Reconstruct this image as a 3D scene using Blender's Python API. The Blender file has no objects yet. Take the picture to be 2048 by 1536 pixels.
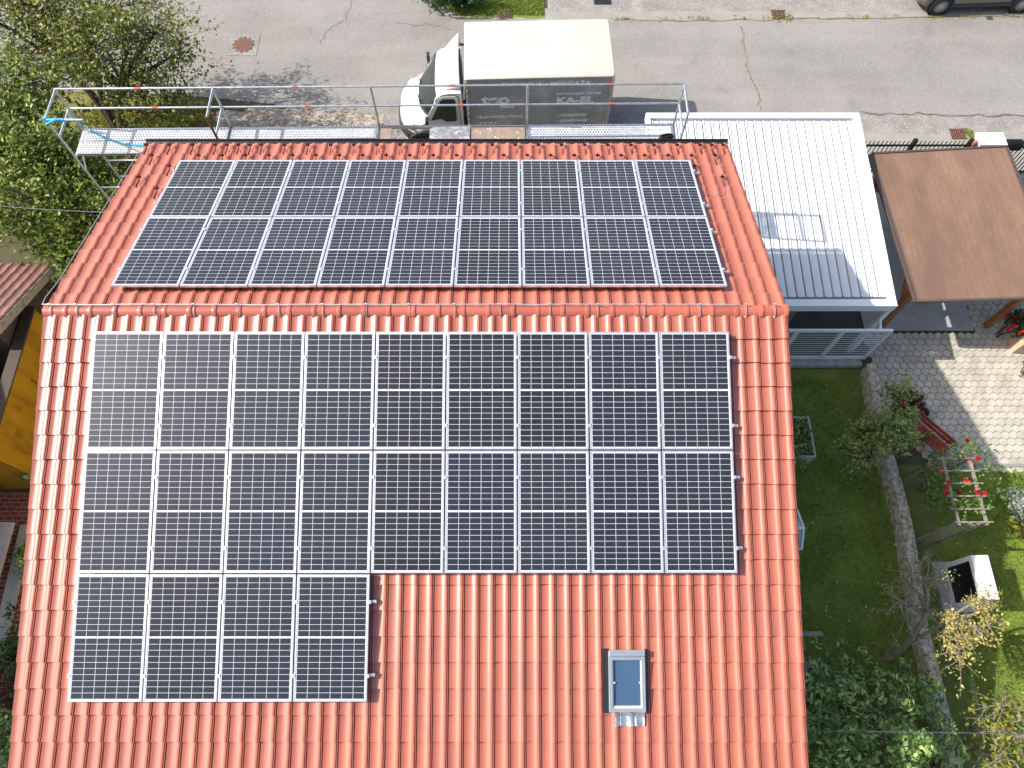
import bpy, math, random
import numpy as np
from mathutils import Vector, Matrix, Euler
SC = bpy.context.scene
COL = SC.collection
R = math.radians
# ------------------------------------------------------------------ camera
FPX = 1452.2                      # focal length in pixels of the 2048-wide photograph
PITCH = R(65.986)
CAM = Vector((5.466, -5.5306, 16.644))
cd = bpy.data.cameras.new('camera'); cam = bpy.data.objects.new('camera', cd); COL.objects.link(cam)
cd.sensor_width = 36.0; cd.lens = FPX / 2048 * 36.0; cd.clip_end = 2000; cd.clip_start = .1
cam.location = CAM; cam.rotation_euler = (R(90) - PITCH, 0, 0)
SC.camera = cam
# ------------------------------------------------------------------ light
SUN = Vector((-1.085, 0.085, 1.0)).normalized()
sl = bpy.data.lights.new('sun', 'SUN'); sun = bpy.data.objects.new('sun', sl); COL.objects.link(sun)
sl.energy = 4.3; sl.angle = R(.53); sl.color = (1.0, .95, .88)
sun.rotation_euler = SUN.to_track_quat('Z', 'Y').to_euler(); sun.location = (-30, 5, 40)
W = bpy.data.worlds.new('World'); SC.world = W; W.use_nodes = True
wn = W.node_tree; sky = wn.nodes.new('ShaderNodeTexSky'); sky.sky_type = 'NISHITA'; sky.sun_disc = False; sky.dust_density = 3.0; sky.air_density = 1.0
sky.sun_elevation = math.asin(SUN.z); sky.sun_rotation = math.atan2(SUN.x, SUN.y)
bg = wn.nodes['Background']; bg.inputs[1].default_value = .145
wn.links.new(sky.outputs[0], bg.inputs[0])
SC.view_settings.view_transform = 'Standard'; SC.view_settings.look = 'None'
SC.view_settings.exposure = 0.68; SC.view_settings.gamma = 1
SC.cycles.max_bounces = 6; SC.cycles.transparent_max_bounces = 6

cp, sp = math.cos(PITCH), math.sin(PITCH)
def at(px, py, h=0.0):
    """world point at height h that stands where the photograph shows pixel (px, py)"""
    a = (px - 1024) / FPX; b = -(py - 768) / FPX
    d = Vector((a, cp + b * sp, -sp + b * cp))
    return CAM + d * ((h - CAM.z) / d.z)

# ------------------------------------------------------------------ materials
class NT:
    def __init__(s, name):
        s.m = bpy.data.materials.new(name); s.m.use_nodes = True; s.t = s.m.node_tree
        s.b = s.t.nodes['Principled BSDF']; s.out = s.t.nodes['Material Output']
    def n(s, typ, **kw):
        nd = s.t.nodes.new(typ)
        for k, v in kw.items(): setattr(nd, k, v)
        return nd
    def l(s, a, b): s.t.links.new(a, b)
    def put(s, sock, v):
        if hasattr(v, 'is_output') or isinstance(v, bpy.types.NodeSocket): s.l(v, sock)
        else: sock.default_value = v
    def M(s, op, a, b=None, c=None):
        nd = s.n('ShaderNodeMath', operation=op); s.put(nd.inputs[0], a)
        if b is not None: s.put(nd.inputs[1], b)
        if c is not None: s.put(nd.inputs[2], c)
        return nd.outputs[0]
    def coord(s, kind='Object'):
        return s.n('ShaderNodeTexCoord').outputs[kind]
    def noise(s, scale, vec, detail=4, rough=.55, dist=0):
        nd = s.n('ShaderNodeTexNoise'); nd.inputs['Scale'].default_value = scale; nd.inputs['Detail'].default_value = detail
        nd.inputs['Roughness'].default_value = rough; nd.inputs['Distortion'].default_value = dist
        s.l(vec, nd.inputs['Vector']); return nd.outputs[0]
    def ramp(s, fac, stops):
        nd = s.n('ShaderNodeValToRGB'); s.put(nd.inputs[0], fac); e = nd.color_ramp.elements
        while len(e) < len(stops): e.new(.5)
        for i, (p, c) in enumerate(stops):
            e[i].position = p; e[i].color = (*c, 1) if len(c) == 3 else c
        return nd.outputs[0]
    def mix(s, fac, a, b, mode='MIX'):
        nd = s.n('ShaderNodeMix', data_type='RGBA', blend_type=mode)
        s.put(nd.inputs[0], fac)
        for k, v in ((6, a), (7, b)):
            if isinstance(v, (tuple, list)): v = (*v, 1) if len(v) == 3 else v
            s.put(nd.inputs[k], v)
        return nd.outputs[2]
    def bump(s, h, strength, dist=.01):
        nd = s.n('ShaderNodeBump'); nd.inputs['Strength'].default_value = strength; nd.inputs['Distance'].default_value = dist
        s.l(h, nd.inputs['Height']); s.l(nd.outputs[0], s.b.inputs['Normal'])
    def set(s, color=None, rough=None, metal=None, spec=None, coat=None, coatr=None):
        for k, v in (('Base Color', color), ('Roughness', rough), ('Metallic', metal), ('Specular IOR Level', spec), ('Coat Weight', coat), ('Coat Roughness', coatr)):
            if v is None: continue
            if isinstance(v, tuple) and len(v) == 3: v = (*v, 1)
            s.put(s.b.inputs[k], v)
        return s.m
def mat(name, c, rough=.6, metal=0, spec=.5, var=.15, scale=6, bump=0, bscale=60, coat=None):
    t = NT(name); v = t.coord()
    n = t.noise(scale, v, 5)
    lo = tuple(x * (1 - var) for x in c); hi = tuple(min(1, x * (1 + var)) for x in c)
    col = t.ramp(n, [(.3, lo), (.7, hi)])
    if bump: t.bump(t.noise(bscale, v, 3), bump)
    return t.set(col, rough, metal, spec, coat)
def speck(name, stops, s1=1.2, s2=45, rough=.9, bump=.4, dots=None):
    """ground material: broad patches, fine grain, optional bright grains"""
    t = NT(name); v = t.coord()
    a = t.noise(s1, v, 6, .6); b = t.noise(s2, v, 3, .7)
    f = t.M('ADD', t.M('MULTIPLY', a, .6), t.M('MULTIPLY', b, .4))
    col = t.ramp(f, stops)
    if dots:
        vo = t.n('ShaderNodeTexVoronoi'); vo.inputs['Scale'].default_value = dots[0]; t.l(v, vo.inputs['Vector'])
        sep = t.n('ShaderNodeSeparateColor'); t.l(vo.outputs['Color'], sep.inputs[0])
        m = t.M('MULTIPLY', t.M('GREATER_THAN', sep.outputs[0], dots[1]), t.M('LESS_THAN', vo.outputs['Distance'], .45))
        col = t.mix(m, col, dots[2])
    t.bump(b, bump, .02)
    return t.set(col, rough, 0, .25)
def leafmat(name, stops, rough=.45, trans=.35):
    t = NT(name); g = t.n('ShaderNodeNewGeometry')
    col = t.ramp(g.outputs['Random Per Island'], stops)
    t.set(col, rough, 0, .4)
    tr = t.n('ShaderNodeBsdfTranslucent'); t.l(t.mix(.5, col, (.35, .5, .02), 'MULTIPLY'), tr.inputs[0])
    tr2 = t.n('ShaderNodeMixShader'); tr2.inputs[0].default_value = trans
    t.l(col, tr.inputs[0])
    t.l(t.b.outputs[0], tr2.inputs[1]); t.l(tr.outputs[0], tr2.inputs[2]); t.l(tr2.outputs[0], t.out.inputs[0])
    return t.m

# tile: satin engobe, tone varies tile by tile, faint dirt
def tilemat(name, c, rough=.3, dirt=.2):
    t = NT(name); v = t.coord(); at_ = t.n('ShaderNodeAttribute', attribute_name='tone')
    lo = tuple(x * .86 for x in c); hi = tuple(min(1, x * 1.10) for x in c)
    col = t.ramp(at_.outputs['Fac'], [(0, lo), (1, hi)])
    d = t.noise(1.6, v, 6, .65); f = t.noise(30, v, 4, .7)
    m = t.M('MULTIPLY', t.M('SMOOTH_MIN', t.M('MULTIPLY', t.M('ADD', d, -.42), 2.2), 1, .1), dirt)
    col = t.mix(t.M('MAXIMUM', m, 0), col, tuple(x * .62 + .03 for x in c))
    r = t.M('ADD', rough - .06, t.M('MULTIPLY', f, .05))
    t.bump(f, .03, .002)
    return t.set(col, r, 0, .85)
M = {}
M['tile'] = tilemat('red_tile', (.435, .128, .077), .37, .35)
M['ridge'] = tilemat('ridge_tile', (.42, .115, .07), .3)
M['oldtile'] = tilemat('weathered_tile', (.22, .10, .075), .6, .8)
M['dark'] = mat('dark_metal', (.025, .026, .03), .4, .3)
M['guard'] = mat('brown_metal', (.10, .03, .022), .45, .2)
M['alu'] = mat('anodised_aluminium', (.80, .80, .82), .32, .75, .5, .05)
M['galv'] = mat('galvanised_steel', (.50, .53, .56), .42, .85, .5, .18, 14)
M['redband'] = mat('red_band', (.62, .09, .06), .5)
M['cream'] = mat('cream_render', (.62, .55, .42), .85, 0, .3, .06, 3, .2, 80)
M['soffit'] = mat('soffit_wood', (.16, .08, .04), .7)
M['white'] = mat('white_powder_coat', (.70, .72, .73), .35, 0, .5, .04, 2)
M['whitewall'] = mat('white_render', (.78, .78, .76), .6, 0, .3, .05, 4)
M['black'] = mat('black_iron', (.012, .012, .013), .5, .4)
M['wood'] = mat('orange_timber', (.30, .12, .035), .6, 0, .4, .3, 5)
M['oldwood'] = mat('grey_weathered_wood', (.25, .22, .18), .85, 0, .2, .3, 9, .4)
M['ply'] = mat('brown_plywood', (.27, .20, .155), .6, 0, .4, .2, 8)
M['bench'] = mat('red_stained_wood', (.30, .05, .03), .5, 0, .4, .25, 12)
M['stone'] = mat('grey_stone', (.40, .38, .35), .9, 0, .2, .3, 7, .3)
M['pinkwall'] = mat('pink_render', (.62, .40, .28), .85, 0, .2, .08, 4, .2)
def yellowmat():
    t = NT('yellow_render'); v = t.coord(); mp = t.n('ShaderNodeMapping'); mp.inputs['Scale'].default_value = (3, 3, .5); t.l(v, mp.inputs[0])
    n = t.noise(1.6, mp.outputs[0], 6, .65); g = t.noise(60, v, 3, .7)
    col = t.ramp(n, [(.35, (.22, .105, .006)), (.5, (.33, .165, .006)), (.68, (.38, .20, .012))]); t.bump(g, .35, .01)
    return t.set(col, .85, 0, .2)
M['yellow'] = yellowmat()
M['darkboard'] = mat('dark_boarding', (.05, .035, .025), .8)
M['palegrey'] = mat('greyish_pink_slab', (.30, .26, .245), .8)
M['browncap'] = mat('brown_coping', (.05, .032, .02), .7)
M['shade_black'] = mat('shade_black', (.02, .02, .02), .9)  # near-black imitating the shadow inside the roofless yellow walls
M['carwhite'] = mat('white_car_paint', (.74, .75, .76), .2, 0, .5, .015, 2, coat=.6)
M['cargrey'] = mat('olive_grey_car_paint', (.15, .15, .125), .3, .4, .5, .03, 2, coat=.6)
M['tyre'] = mat('tyre_rubber', (.02, .02, .02), .8)
M['rim'] = mat('wheel_steel', (.42, .43, .45), .35, .8)
M['plastic'] = mat('black_plastic', (.03, .032, .035), .5)
M['glassdark'] = mat('tinted_glass', (.02, .028, .026), .06, 0, .8, .2, 3)
M['lamp'] = mat('headlight_lens', (.55, .52, .42), .12, .2, .8)
M['bark'] = mat('bark', (.085, .065, .05), .9, 0, .2, .35, 20, .6, 70)
M['barklight'] = mat('pale_bark', (.22, .19, .15), .9, 0, .2, .3, 20, .6, 70)
M['soil'] = mat('soil', (.05, .035, .025), .95, 0, .1, .3, 20, .5)
M['blue'] = mat('blue_strap', (.03, .33, .55), .5, 0, .4, .15, 20)
M['letters'] = mat('pale_lettering', (.86, .85, .83), .6, 0, .4, .12, 9)
M['pot'] = mat('grey_green_glaze', (.30, .37, .36), .3, 0, .5, .1)
M['terracotta'] = mat('terracotta', (.35, .13, .07), .7)
M['iron'] = mat('rusty_iron', (.17, .085, .06), .75, .2, .4, .35, 25)
M['cable'] = mat('grey_cable', (.09, .09, .09), .6)
M['skytintglass'] = mat('sky_tinted_glass', (.26, .36, .41), .05, 0, .8, .1, 2)  # sky reflection put into the base colour of the canopy panes
M['twine'] = mat('trellis_lath', (.33, .29, .18), .8, 0, .2, .25, 15)
M['wire'] = mat('galvanised_wire', (.16, .165, .15), .5, .6)

M['leafA'] = leafmat('pear_leaves', [(0, (.07, .11, .02)), (.45, (.15, .20, .032)), (.8, (.25, .29, .05)), (.96, (.38, .32, .06)), (1, (.42, .22, .04))])
M['leafB'] = leafmat('broad_green_leaves', [(0, (.07, .12, .02)), (.5, (.16, .235, .036)), (.85, (.30, .38, .06)), (1, (.46, .46, .10))])
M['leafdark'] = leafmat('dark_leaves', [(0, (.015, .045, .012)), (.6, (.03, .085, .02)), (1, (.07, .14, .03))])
M['leafbush'] = leafmat('dogwood_leaves', [(0, (.04, .09, .025)), (.4, (.12, .23, .06)), (.75, (.26, .40, .10)), (1, (.58, .62, .22))])
M['leafapple'] = leafmat('apple_leaves', [(0, (.08, .15, .05)), (.5, (.21, .32, .08)), (.85, (.36, .42, .11)), (1, (.60, .46, .10))])
M['leafyellow'] = leafmat('yellowing_leaves', [(0, (.24, .26, .06)), (.5, (.50, .42, .09)), (.85, (.66, .52, .16)), (1, (.5, .32, .16))])
M['leafvine'] = leafmat('vine_leaves', [(0, (.08, .13, .02)), (.5, (.22, .26, .03)), (.85, (.40, .36, .05)), (1, (.40, .20, .05))])
M['leafmaroon'] = leafmat('maroon_leaves', [(0, (.045, .02, .012)), (.6, (.08, .04, .02)), (1, (.06, .09, .025))])
M['leafred'] = leafmat('burgundy_leaves', [(0, (.10, .008, .012)), (1, (.18, .02, .03))])
M['leafsilver'] = leafmat('silver_leaves', [(0, (.28, .33, .26)), (1, (.50, .55, .45))])
M['petal'] = leafmat('red_petals', [(0, (.45, .01, .01)), (.7, (.62, .02, .02)), (1, (.65, .06, .10))])
M['petalorange'] = leafmat('orange_petals', [(0, (.6, .10, .03)), (1, (.7, .18, .06))])
M['grassblade'] = leafmat('grass_blades', [(0, (.09, .15, .02)), (.6, (.20, .28, .035)), (1, (.36, .40, .08))], .6)

# ground materials
def roadmat():
    t = NT('old_asphalt'); v = t.coord(); mp = t.n('ShaderNodeMapping'); mp.inputs['Scale'].default_value = (.12, 1.0, 1); t.l(v, mp.inputs[0])
    lane = t.noise(.8, mp.outputs[0], 4, .5); a = t.noise(.45, v, 7, .68); b = t.noise(70, v, 3, .75); c = t.noise(9, v, 4, .7)
    f = t.M('ADD', t.M('ADD', t.M('MULTIPLY', lane, .25), t.M('MULTIPLY', a, .3)), t.M('ADD', t.M('MULTIPLY', b, .3), t.M('MULTIPLY', c, .15)))
    col = t.ramp(f, [(.36, (.165, .155, .142)), (.5, (.235, .223, .205)), (.64, (.30, .285, .262))])
    st = t.noise(1.3, v, 3, .5); col = t.mix(t.ramp(st, [(.64, (0, 0, 0)), (.72, (.35, .35, .35))]), col, (.15, .14, .13))
    vo = t.n('ShaderNodeTexVoronoi'); vo.inputs['Scale'].default_value = 50; t.l(v, vo.inputs['Vector']); sep = t.n('ShaderNodeSeparateColor'); t.l(vo.outputs['Color'], sep.inputs[0])
    col = t.mix(t.M('MULTIPLY', t.M('GREATER_THAN', sep.outputs[0], .90), t.M('LESS_THAN', vo.outputs['Distance'], .45)), col, (.38, .36, .33))
    col = t.mix(t.M('MULTIPLY', t.M('LESS_THAN', sep.outputs[1], .05), t.M('LESS_THAN', vo.outputs['Distance'], .4)), col, (.09, .085, .08))
    t.bump(b, .35, .02)
    return t.set(col, .9, 0, .25)
M['asphalt'] = roadmat()
M['rough_asphalt'] = speck('rough_asphalt', [(.3, (.15, .14, .125)), (.5, (.235, .22, .20)), (.72, (.35, .33, .30))], 1.6, 30, .95, .6, (38, .86, (.5, .47, .42)))
M['concrete'] = speck('concrete', [(.3, (.21, .198, .17)), (.55, (.285, .27, .235)), (.75, (.36, .34, .29))], 1.4, 50, .9, .3)
M['pad'] = speck('concrete_pad', [(.3, (.27, .265, .24)), (.55, (.38, .37, .335)), (.75, (.47, .455, .41))], 2.2, 30, .9, .3)
M['gravel'] = speck('gravel', [(.3, (.16, .13, .10)), (.5, (.30, .255, .20)), (.7, (.50, .44, .36))], 4, 28, .95, .9, (24, .72, (.6, .52, .42)))
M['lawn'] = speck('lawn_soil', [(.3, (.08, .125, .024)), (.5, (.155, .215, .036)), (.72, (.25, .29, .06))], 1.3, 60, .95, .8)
M['sunlawn'] = speck('sun_tinted_lawn', [(.3, (.09, .13, .02)), (.5, (.165, .225, .03)), (.72, (.26, .30, .06))], 1.3, 60, .95, .8)  # copy of the lawn with sunlight put into its colours
M['verge'] = speck('dry_verge', [(.3, (.10, .10, .03)), (.5, (.17, .165, .05)), (.7, (.27, .23, .12))], 2.2, 40, .95, .8)
M['earth'] = speck('earth', [(.3, (.05, .045, .025)), (.5, (.08, .075, .04)), (.7, (.12, .10, .06))], 2, 30, .95, .8)
M['shadepave'] = speck('shade_toned_paving', [(.3, (.05, .048, .045)), (.55, (.085, .08, .075)), (.75, (.12, .115, .105))], 2.2, 30, .9, .3)  # paving colour darkened to imitate the shade under the pergola
M['wallstone'] = speck('mossy_concrete', [(.36, (.12, .105, .06)), (.5, (.42, .375, .29)), (.64, (.74, .67, .57))], 9, 38, .95, .8)

def shinglemat():
    t = NT('brown_shingle'); v = t.coord()
    br = t.n('ShaderNodeTexBrick'); br.inputs['Scale'].default_value = 1; br.inputs['Mortar Size'].default_value = .006
    br.inputs['Brick Width'].default_value = .33; br.inputs['Row Height'].default_value = .14; br.inputs['Bias'].default_value = 0
    br.inputs['Color1'].default_value = (.215, .132, .093, 1); br.inputs['Color2'].default_value = (.195, .118, .083, 1); br.inputs['Mortar'].default_value = (.135, .08, .055, 1)
    mp = t.n('ShaderNodeMapping'); mp.inputs['Rotation'].default_value = (0, 0, R(90)); t.l(v, mp.inputs[0]); t.l(mp.outputs[0], br.inputs['Vector'])
    mp2 = t.n('ShaderNodeMapping'); mp2.inputs['Scale'].default_value = (1.1, .35, 1); mp2.inputs['Rotation'].default_value = (0, 0, R(14)); t.l(v, mp2.inputs[0])
    n = t.noise(.9, mp2.outputs[0], 7, .68); g = t.noise(90, v, 2)
    col = t.mix(t.ramp(n, [(.38, (0, 0, 0)), (.60, (.9, .9, .9))]), br.outputs['Color'], (.115, .070, .054))
    col = t.mix(t.M('MULTIPLY', g, .35), col, (.27, .165, .11))
    vo = t.n('ShaderNodeTexVoronoi'); vo.inputs['Scale'].default_value = 3.1; t.l(v, vo.inputs['Vector'])
    col = t.mix(t.M('MULTIPLY', t.M('LESS_THAN', vo.outputs['Distance'], .055), .6), col, (.10, .06, .045))
    v2 = t.n('ShaderNodeTexVoronoi'); v2.inputs['Scale'].default_value = 2.3; t.l(v, v2.inputs['Vector'])
    col = t.mix(t.M('LESS_THAN', v2.outputs['Distance'], .022), col, (.55, .45, .38))
    t.bump(g, .3, .01)
    return t.set(col, .9, 0, .25)
M['shingle'] = shinglemat()
def boxsidemat():
    t = NT('scuffed_grey_panel'); v = t.coord(); n = t.noise(1.7, v, 6, .6); s = t.noise(14, v, 3, .7)
    f = t.M('ADD', t.M('MULTIPLY', n, .75), t.M('MULTIPLY', s, .25))
    col = t.ramp(f, [(.33, (.26, .264, .272)), (.52, (.36, .364, .372)), (.70, (.54, .54, .53))])
    return t.set(col, .38, 0, .5)
M['boxside'] = boxsidemat()
def boxtopmat():
    t = NT('ivory_roof_panel'); v = t.coord(); n = t.noise(.8, v, 5); 
    mp = t.n('ShaderNodeMapping'); mp.inputs['Scale'].default_value = (.25, 6, 1); t.l(v, mp.inputs[0])
    st = t.noise(2, mp.outputs[0], 4)
    col = t.ramp(t.M('ADD', t.M('MULTIPLY', n, .5), t.M('MULTIPLY', st, .5)), [(.30, (.45, .415, .35)), (.5, (.51, .48, .415)), (.68, (.54, .51, .45))])
    return t.set(col, .55, 0, .4)
M['boxtop'] = boxtopmat()
def deckmat():
    """perforated steel: round holes let the light through"""
    t = NT('perforated_steel'); v = t.coord(); mp = t.n('ShaderNodeMapping'); mp.inputs['Scale'].default_value = (17, 17, 0); t.l(v, mp.inputs[0])
    sx = t.n('ShaderNodeSeparateXYZ'); t.l(mp.outputs[0], sx.inputs[0])
    x, y = sx.outputs[0], sx.outputs[1]
    row = t.M('FLOOR', y); xo = t.M('ADD', x, t.M('MULTIPLY', t.M('MODULO', row, 2), .5))
    dx = t.M('SUBTRACT', t.M('FRACT', xo), .5); dy = t.M('SUBTRACT', t.M('FRACT', y), .5)
    d = t.M('SQRT', t.M('ADD', t.M('MULTIPLY', dx, dx), t.M('MULTIPLY', dy, dy)))
    hole = t.M('LESS_THAN', d, .25)
    n = t.noise(9, v, 4)
    t.set(t.ramp(n, [(.3, (.44, .45, .46)), (.7, (.58, .59, .60))]), .45, .2, .5)
    t.l(t.M('SUBTRACT', 1, hole), t.b.inputs['Alpha'])
    return t.m
M['perf'] = deckmat()
def checkermat():
    t = NT('worn_film_faced_panel'); v = t.coord(); w = t.n('ShaderNodeTexBrick'); w.inputs['Scale'].default_value = 1
    w.inputs['Brick Width'].default_value = .16; w.inputs['Row Height'].default_value = .10; w.inputs['Mortar Size'].default_value = .0
    w.inputs['Color1'].default_value = (.20, .20, .205, 1); w.inputs['Color2'].default_value = (.50, .50, .50, 1)
    mp = t.n('ShaderNodeMapping'); mp.inputs['Rotation'].default_value = (0, 0, R(28)); t.l(v, mp.inputs[0]); t.l(mp.outputs[0], w.inputs['Vector'])
    return t.set(t.mix(t.ramp(t.noise(12, v, 4), [(.42, (0, 0, 0)), (.6, (1, 1, 1))]), (.22, .22, .225), w.outputs['Color']), .5, .2, .4)
M['checker'] = checkermat()
PW, PL = 1.038, 1.7516
def cellmat():
    """solar laminate: 6 x 20 half cells on a white sheet, thin busbars, glass on top; x across, y along, in metres"""
    t = NT('solar_cells'); v = t.coord(); s = t.n('ShaderNodeSeparateXYZ'); t.l(v, s.inputs[0])
    x, y = s.outputs[0], s.outputs[1]
    cw = (PW - .070) / 6; ch = (PL - .070 - .022) / 20
    u = t.M('DIVIDE', t.M('SUBTRACT', x, .035), cw)
    upper = t.M('GREATER_THAN', y, PL / 2)
    yy = t.M('SUBTRACT', t.M('SUBTRACT', y, .035), t.M('MULTIPLY', upper, .022))
    w = t.M('DIVIDE', yy, ch)
    fu, fw = t.M('FRACT', u), t.M('FRACT', w)
    eu = t.M('MULTIPLY', t.M('MINIMUM', fu, t.M('SUBTRACT', 1, fu)), cw)
    ew = t.M('MULTIPLY', t.M('MINIMUM', fw, t.M('SUBTRACT', 1, fw)), ch)
    mid = t.M('LESS_THAN', t.M('ABSOLUTE', t.M('SUBTRACT', y, PL / 2)), .0135)
    out = t.M('MAXIMUM', t.M('GREATER_THAN', t.M('ABSOLUTE', t.M('SUBTRACT', x, PW / 2)), PW / 2 - .037), t.M('GREATER_THAN', t.M('ABSOLUTE', t.M('SUBTRACT', y, PL / 2)), PL / 2 - .037))
    gap = t.M('MAXIMUM', t.M('LESS_THAN', eu, .0025), t.M('LESS_THAN', ew, .0025))
    gap = t.M('MAXIMUM', t.M('MAXIMUM', gap, mid), out)
    bus = t.M('LESS_THAN', t.M('ABSOLUTE', t.M('SUBTRACT', t.M('FRACT', t.M('MULTIPLY', fu, 9)), .5)), .055)
    cv = t.n('ShaderNodeCombineXYZ'); t.l(t.M('FLOOR', u), cv.inputs[0]); t.l(t.M('FLOOR', w), cv.inputs[1])
    oi = t.n('ShaderNodeObjectInfo'); t.l(t.M('MULTIPLY', oi.outputs['Random'], 57), cv.inputs[2])
    wn_ = t.n('ShaderNodeTexWhiteNoise', noise_dimensions='3D'); t.l(cv.outputs[0], wn_.inputs[0])
    pr = t.ramp(oi.outputs['Random'], [(0, (.007, .007, .009)), (.4, (.008, .011, .024)), (.7, (.010, .014, .024)), (1, (.013, .018, .024))])  # cell tone per panel, the lighter ones imitating glare
    cell = t.mix(t.M('MULTIPLY', wn_.outputs[0], .55), pr, (.014, .016, .030))
    cell = t.mix(t.M('MULTIPLY', bus, .32), cell, (.13, .13, .135))
    col = t.mix(gap, cell, (.58, .59, .62))
    dust = t.noise(2.2, v, 5, .65)
    col = t.mix(t.M('MULTIPLY', dust, .014), col, (.5, .46, .4))
    t.bump(t.noise(160, v, 2), .04, .002)
    return t.set(col, t.mix(gap, (.34,) * 3, (.5,) * 3), 0, .42, .04, .12)
M['cells'] = cellmat()

# ------------------------------------------------------------------ mesh tools
WM = {}
class MB:
    def __init__(s): s.v = []; s.f = []; s.mi = []; s.cur = 0
    def add(s, vs, fs):
        o = len(s.v); s.v += [tuple(p) for p in vs]
        for f in fs: s.f.append(tuple(i + o for i in f)); s.mi.append(s.cur)
        return s
    def box(s, c, d, rot=None, taper=1.0):
        hx, hy, hz = (k / 2 for k in d); c = Vector(c); vs = []
        for z, k in ((-hz, 1), (hz, taper)):
            for x, y in ((-hx, -hy), (hx, -hy), (hx, hy), (-hx, hy)):
                p = Vector((x * k, y * k, z)); vs.append((rot @ p if rot else p) + c)
        return s.add(vs, [(3, 2, 1, 0), (4, 5, 6, 7), (0, 1, 5, 4), (1, 2, 6, 5), (2, 3, 7, 6), (3, 0, 4, 7)])
    def span(s, lo, hi):
        return s.box([(a + b) / 2 for a, b in zip(lo, hi)], [b - a for a, b in zip(lo, hi)])
    def beam(s, a, b, w, h, up=(0, 0, 1)):
        a, b = Vector(a), Vector(b); d = (b - a); L = d.length
        if L < 1e-6: return s
        z = d / L; x = Vector(up).cross(z)
        if x.length < 1e-4: x = Vector((1, 0, 0)).cross(z)
        x.normalize(); y = z.cross(x); rot = Matrix((x, y, z)).transposed()
        return s.box((a + b) / 2, (w, h, L), rot)
    def tube(s, pts, r, n=8, cap=True):
        pts = [Vector(p) for p in pts]; k = len(pts); rs = r if isinstance(r, (list, tuple)) else [r] * k
        vs = []; ref = None
        for i, p in enumerate(pts):
            d = (pts[min(i + 1, k - 1)] - pts[max(i - 1, 0)])
            d = d.normalized() if d.length > 1e-9 else Vector((0, 0, 1))
            if ref is None: ref = Vector((0, 0, 1)) if abs(d.z) < .9 else Vector((1, 0, 0))
            x = ref - d * ref.dot(d)
            if x.length < 1e-5: x = d.orthogonal()
            x.normalize(); y = d.cross(x); ref = x
            for j in range(n):
                a = 2 * math.pi * j / n; vs.append(p + (x * math.cos(a) + y * math.sin(a)) * rs[i])
        fs = [(i * n + j, i * n + (j + 1) % n, (i + 1) * n + (j + 1) % n, (i + 1) * n + j) for i in range(k - 1) for j in range(n)]
        if cap: fs += [tuple(reversed(range(n))), tuple(range((k - 1) * n, k * n))]
        return s.add(vs, fs)
    def lathe(s, prof, c, axis=(0, 0, 1), n=24, close=False):
        c = Vector(c); q = Vector((0, 0, 1)).rotation_difference(Vector(axis)); vs = []; k = len(prof)
        for r, z in prof:
            for j in range(n):
                a = 2 * math.pi * j / n; vs.append(c + q @ Vector((r * math.cos(a), r * math.sin(a), z)))
        fs = [(i * n + j, i * n + (j + 1) % n, (i + 1) * n + (j + 1) % n, (i + 1) * n + j) for i in range(k - 1) for j in range(n)]
        if close: fs += [((k - 1) * n + j, (k - 1) * n + (j + 1) % n, (j + 1) % n, j) for j in range(n)]
        return s.add(vs, fs)
    def prism(s, poly, z0, z1):
        n = len(poly); vs = [(p[0], p[1], z0) for p in poly] + [(p[0], p[1], z1) for p in poly]
        return s.add(vs, [tuple(reversed(range(n))), tuple(range(n, 2 * n))] + [(i, (i + 1) % n, n + (i + 1) % n, n + i) for i in range(n)])
    def build(s, name, m, parent=None, smooth=False, bevel=0, local=False, angle=40, attr=None):
        me = bpy.data.meshes.new(name); vs = s.v
        if parent is not None and not local:
            inv = WM[parent.name].inverted(); vs = [inv @ Vector(p) for p in vs]
        me.from_pydata(vs, [], s.f); ms = m if isinstance(m, (list, tuple)) else [m]
        for k in ms: me.materials.append(k)
        if len(ms) > 1: me.polygons.foreach_set('material_index', s.mi)
        if attr:
            a = me.attributes.new(attr[0], 'FLOAT', 'FACE'); a.data.foreach_set('value', attr[1])
        me.update()
        if smooth:
            me.polygons.foreach_set('use_smooth', [True] * len(me.polygons)); me.set_sharp_from_angle(angle=R(angle))
        o = bpy.data.objects.new(name, me); COL.objects.link(o)
        if parent is not None: o.parent = parent; WM[o.name] = WM[parent.name]
        else: WM[o.name] = Matrix.Identity(4)
        if bevel:
            b = o.modifiers.new('bevel', 'BEVEL'); b.width = bevel; b.segments = 2; b.limit_method = 'ANGLE'; b.harden_normals = False
        return o
def tag(o, label, cat, group=None, kind=None):
    if label: o['label'] = label
    if cat: o['category'] = cat
    if group: o['group'] = group
    if kind: o['kind'] = kind
    return o
def thing(name, label, cat, loc=(0, 0, 0), rot=(0, 0, 0), group=None):
    o = bpy.data.objects.new(name, None); COL.objects.link(o); o.location = loc; o.rotation_euler = rot; o.empty_display_size = .2
    WM[o.name] = Matrix.LocRotScale(Vector(loc), Euler(rot), None)
    return tag(o, label, cat, group)
def struct(name, mb, m, **k):
    o = mb.build(name, m, **k); o['kind'] = 'structure'; return o
def kids(o): return [c for c in bpy.data.objects if c.parent == o]
def copy_tree(o, parent=None, ch=None):
    c = o.copy(); COL.objects.link(c); c.parent = parent; WM[c.name] = WM[o.name]
    for k in kids(o): copy_tree(k, c)
    return c
def sheet(name, poly, z, m):
    b = MB(); b.add([(p[0], p[1], z) for p in poly], [tuple(range(len(poly)))])
    return struct(name, b, m)

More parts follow.
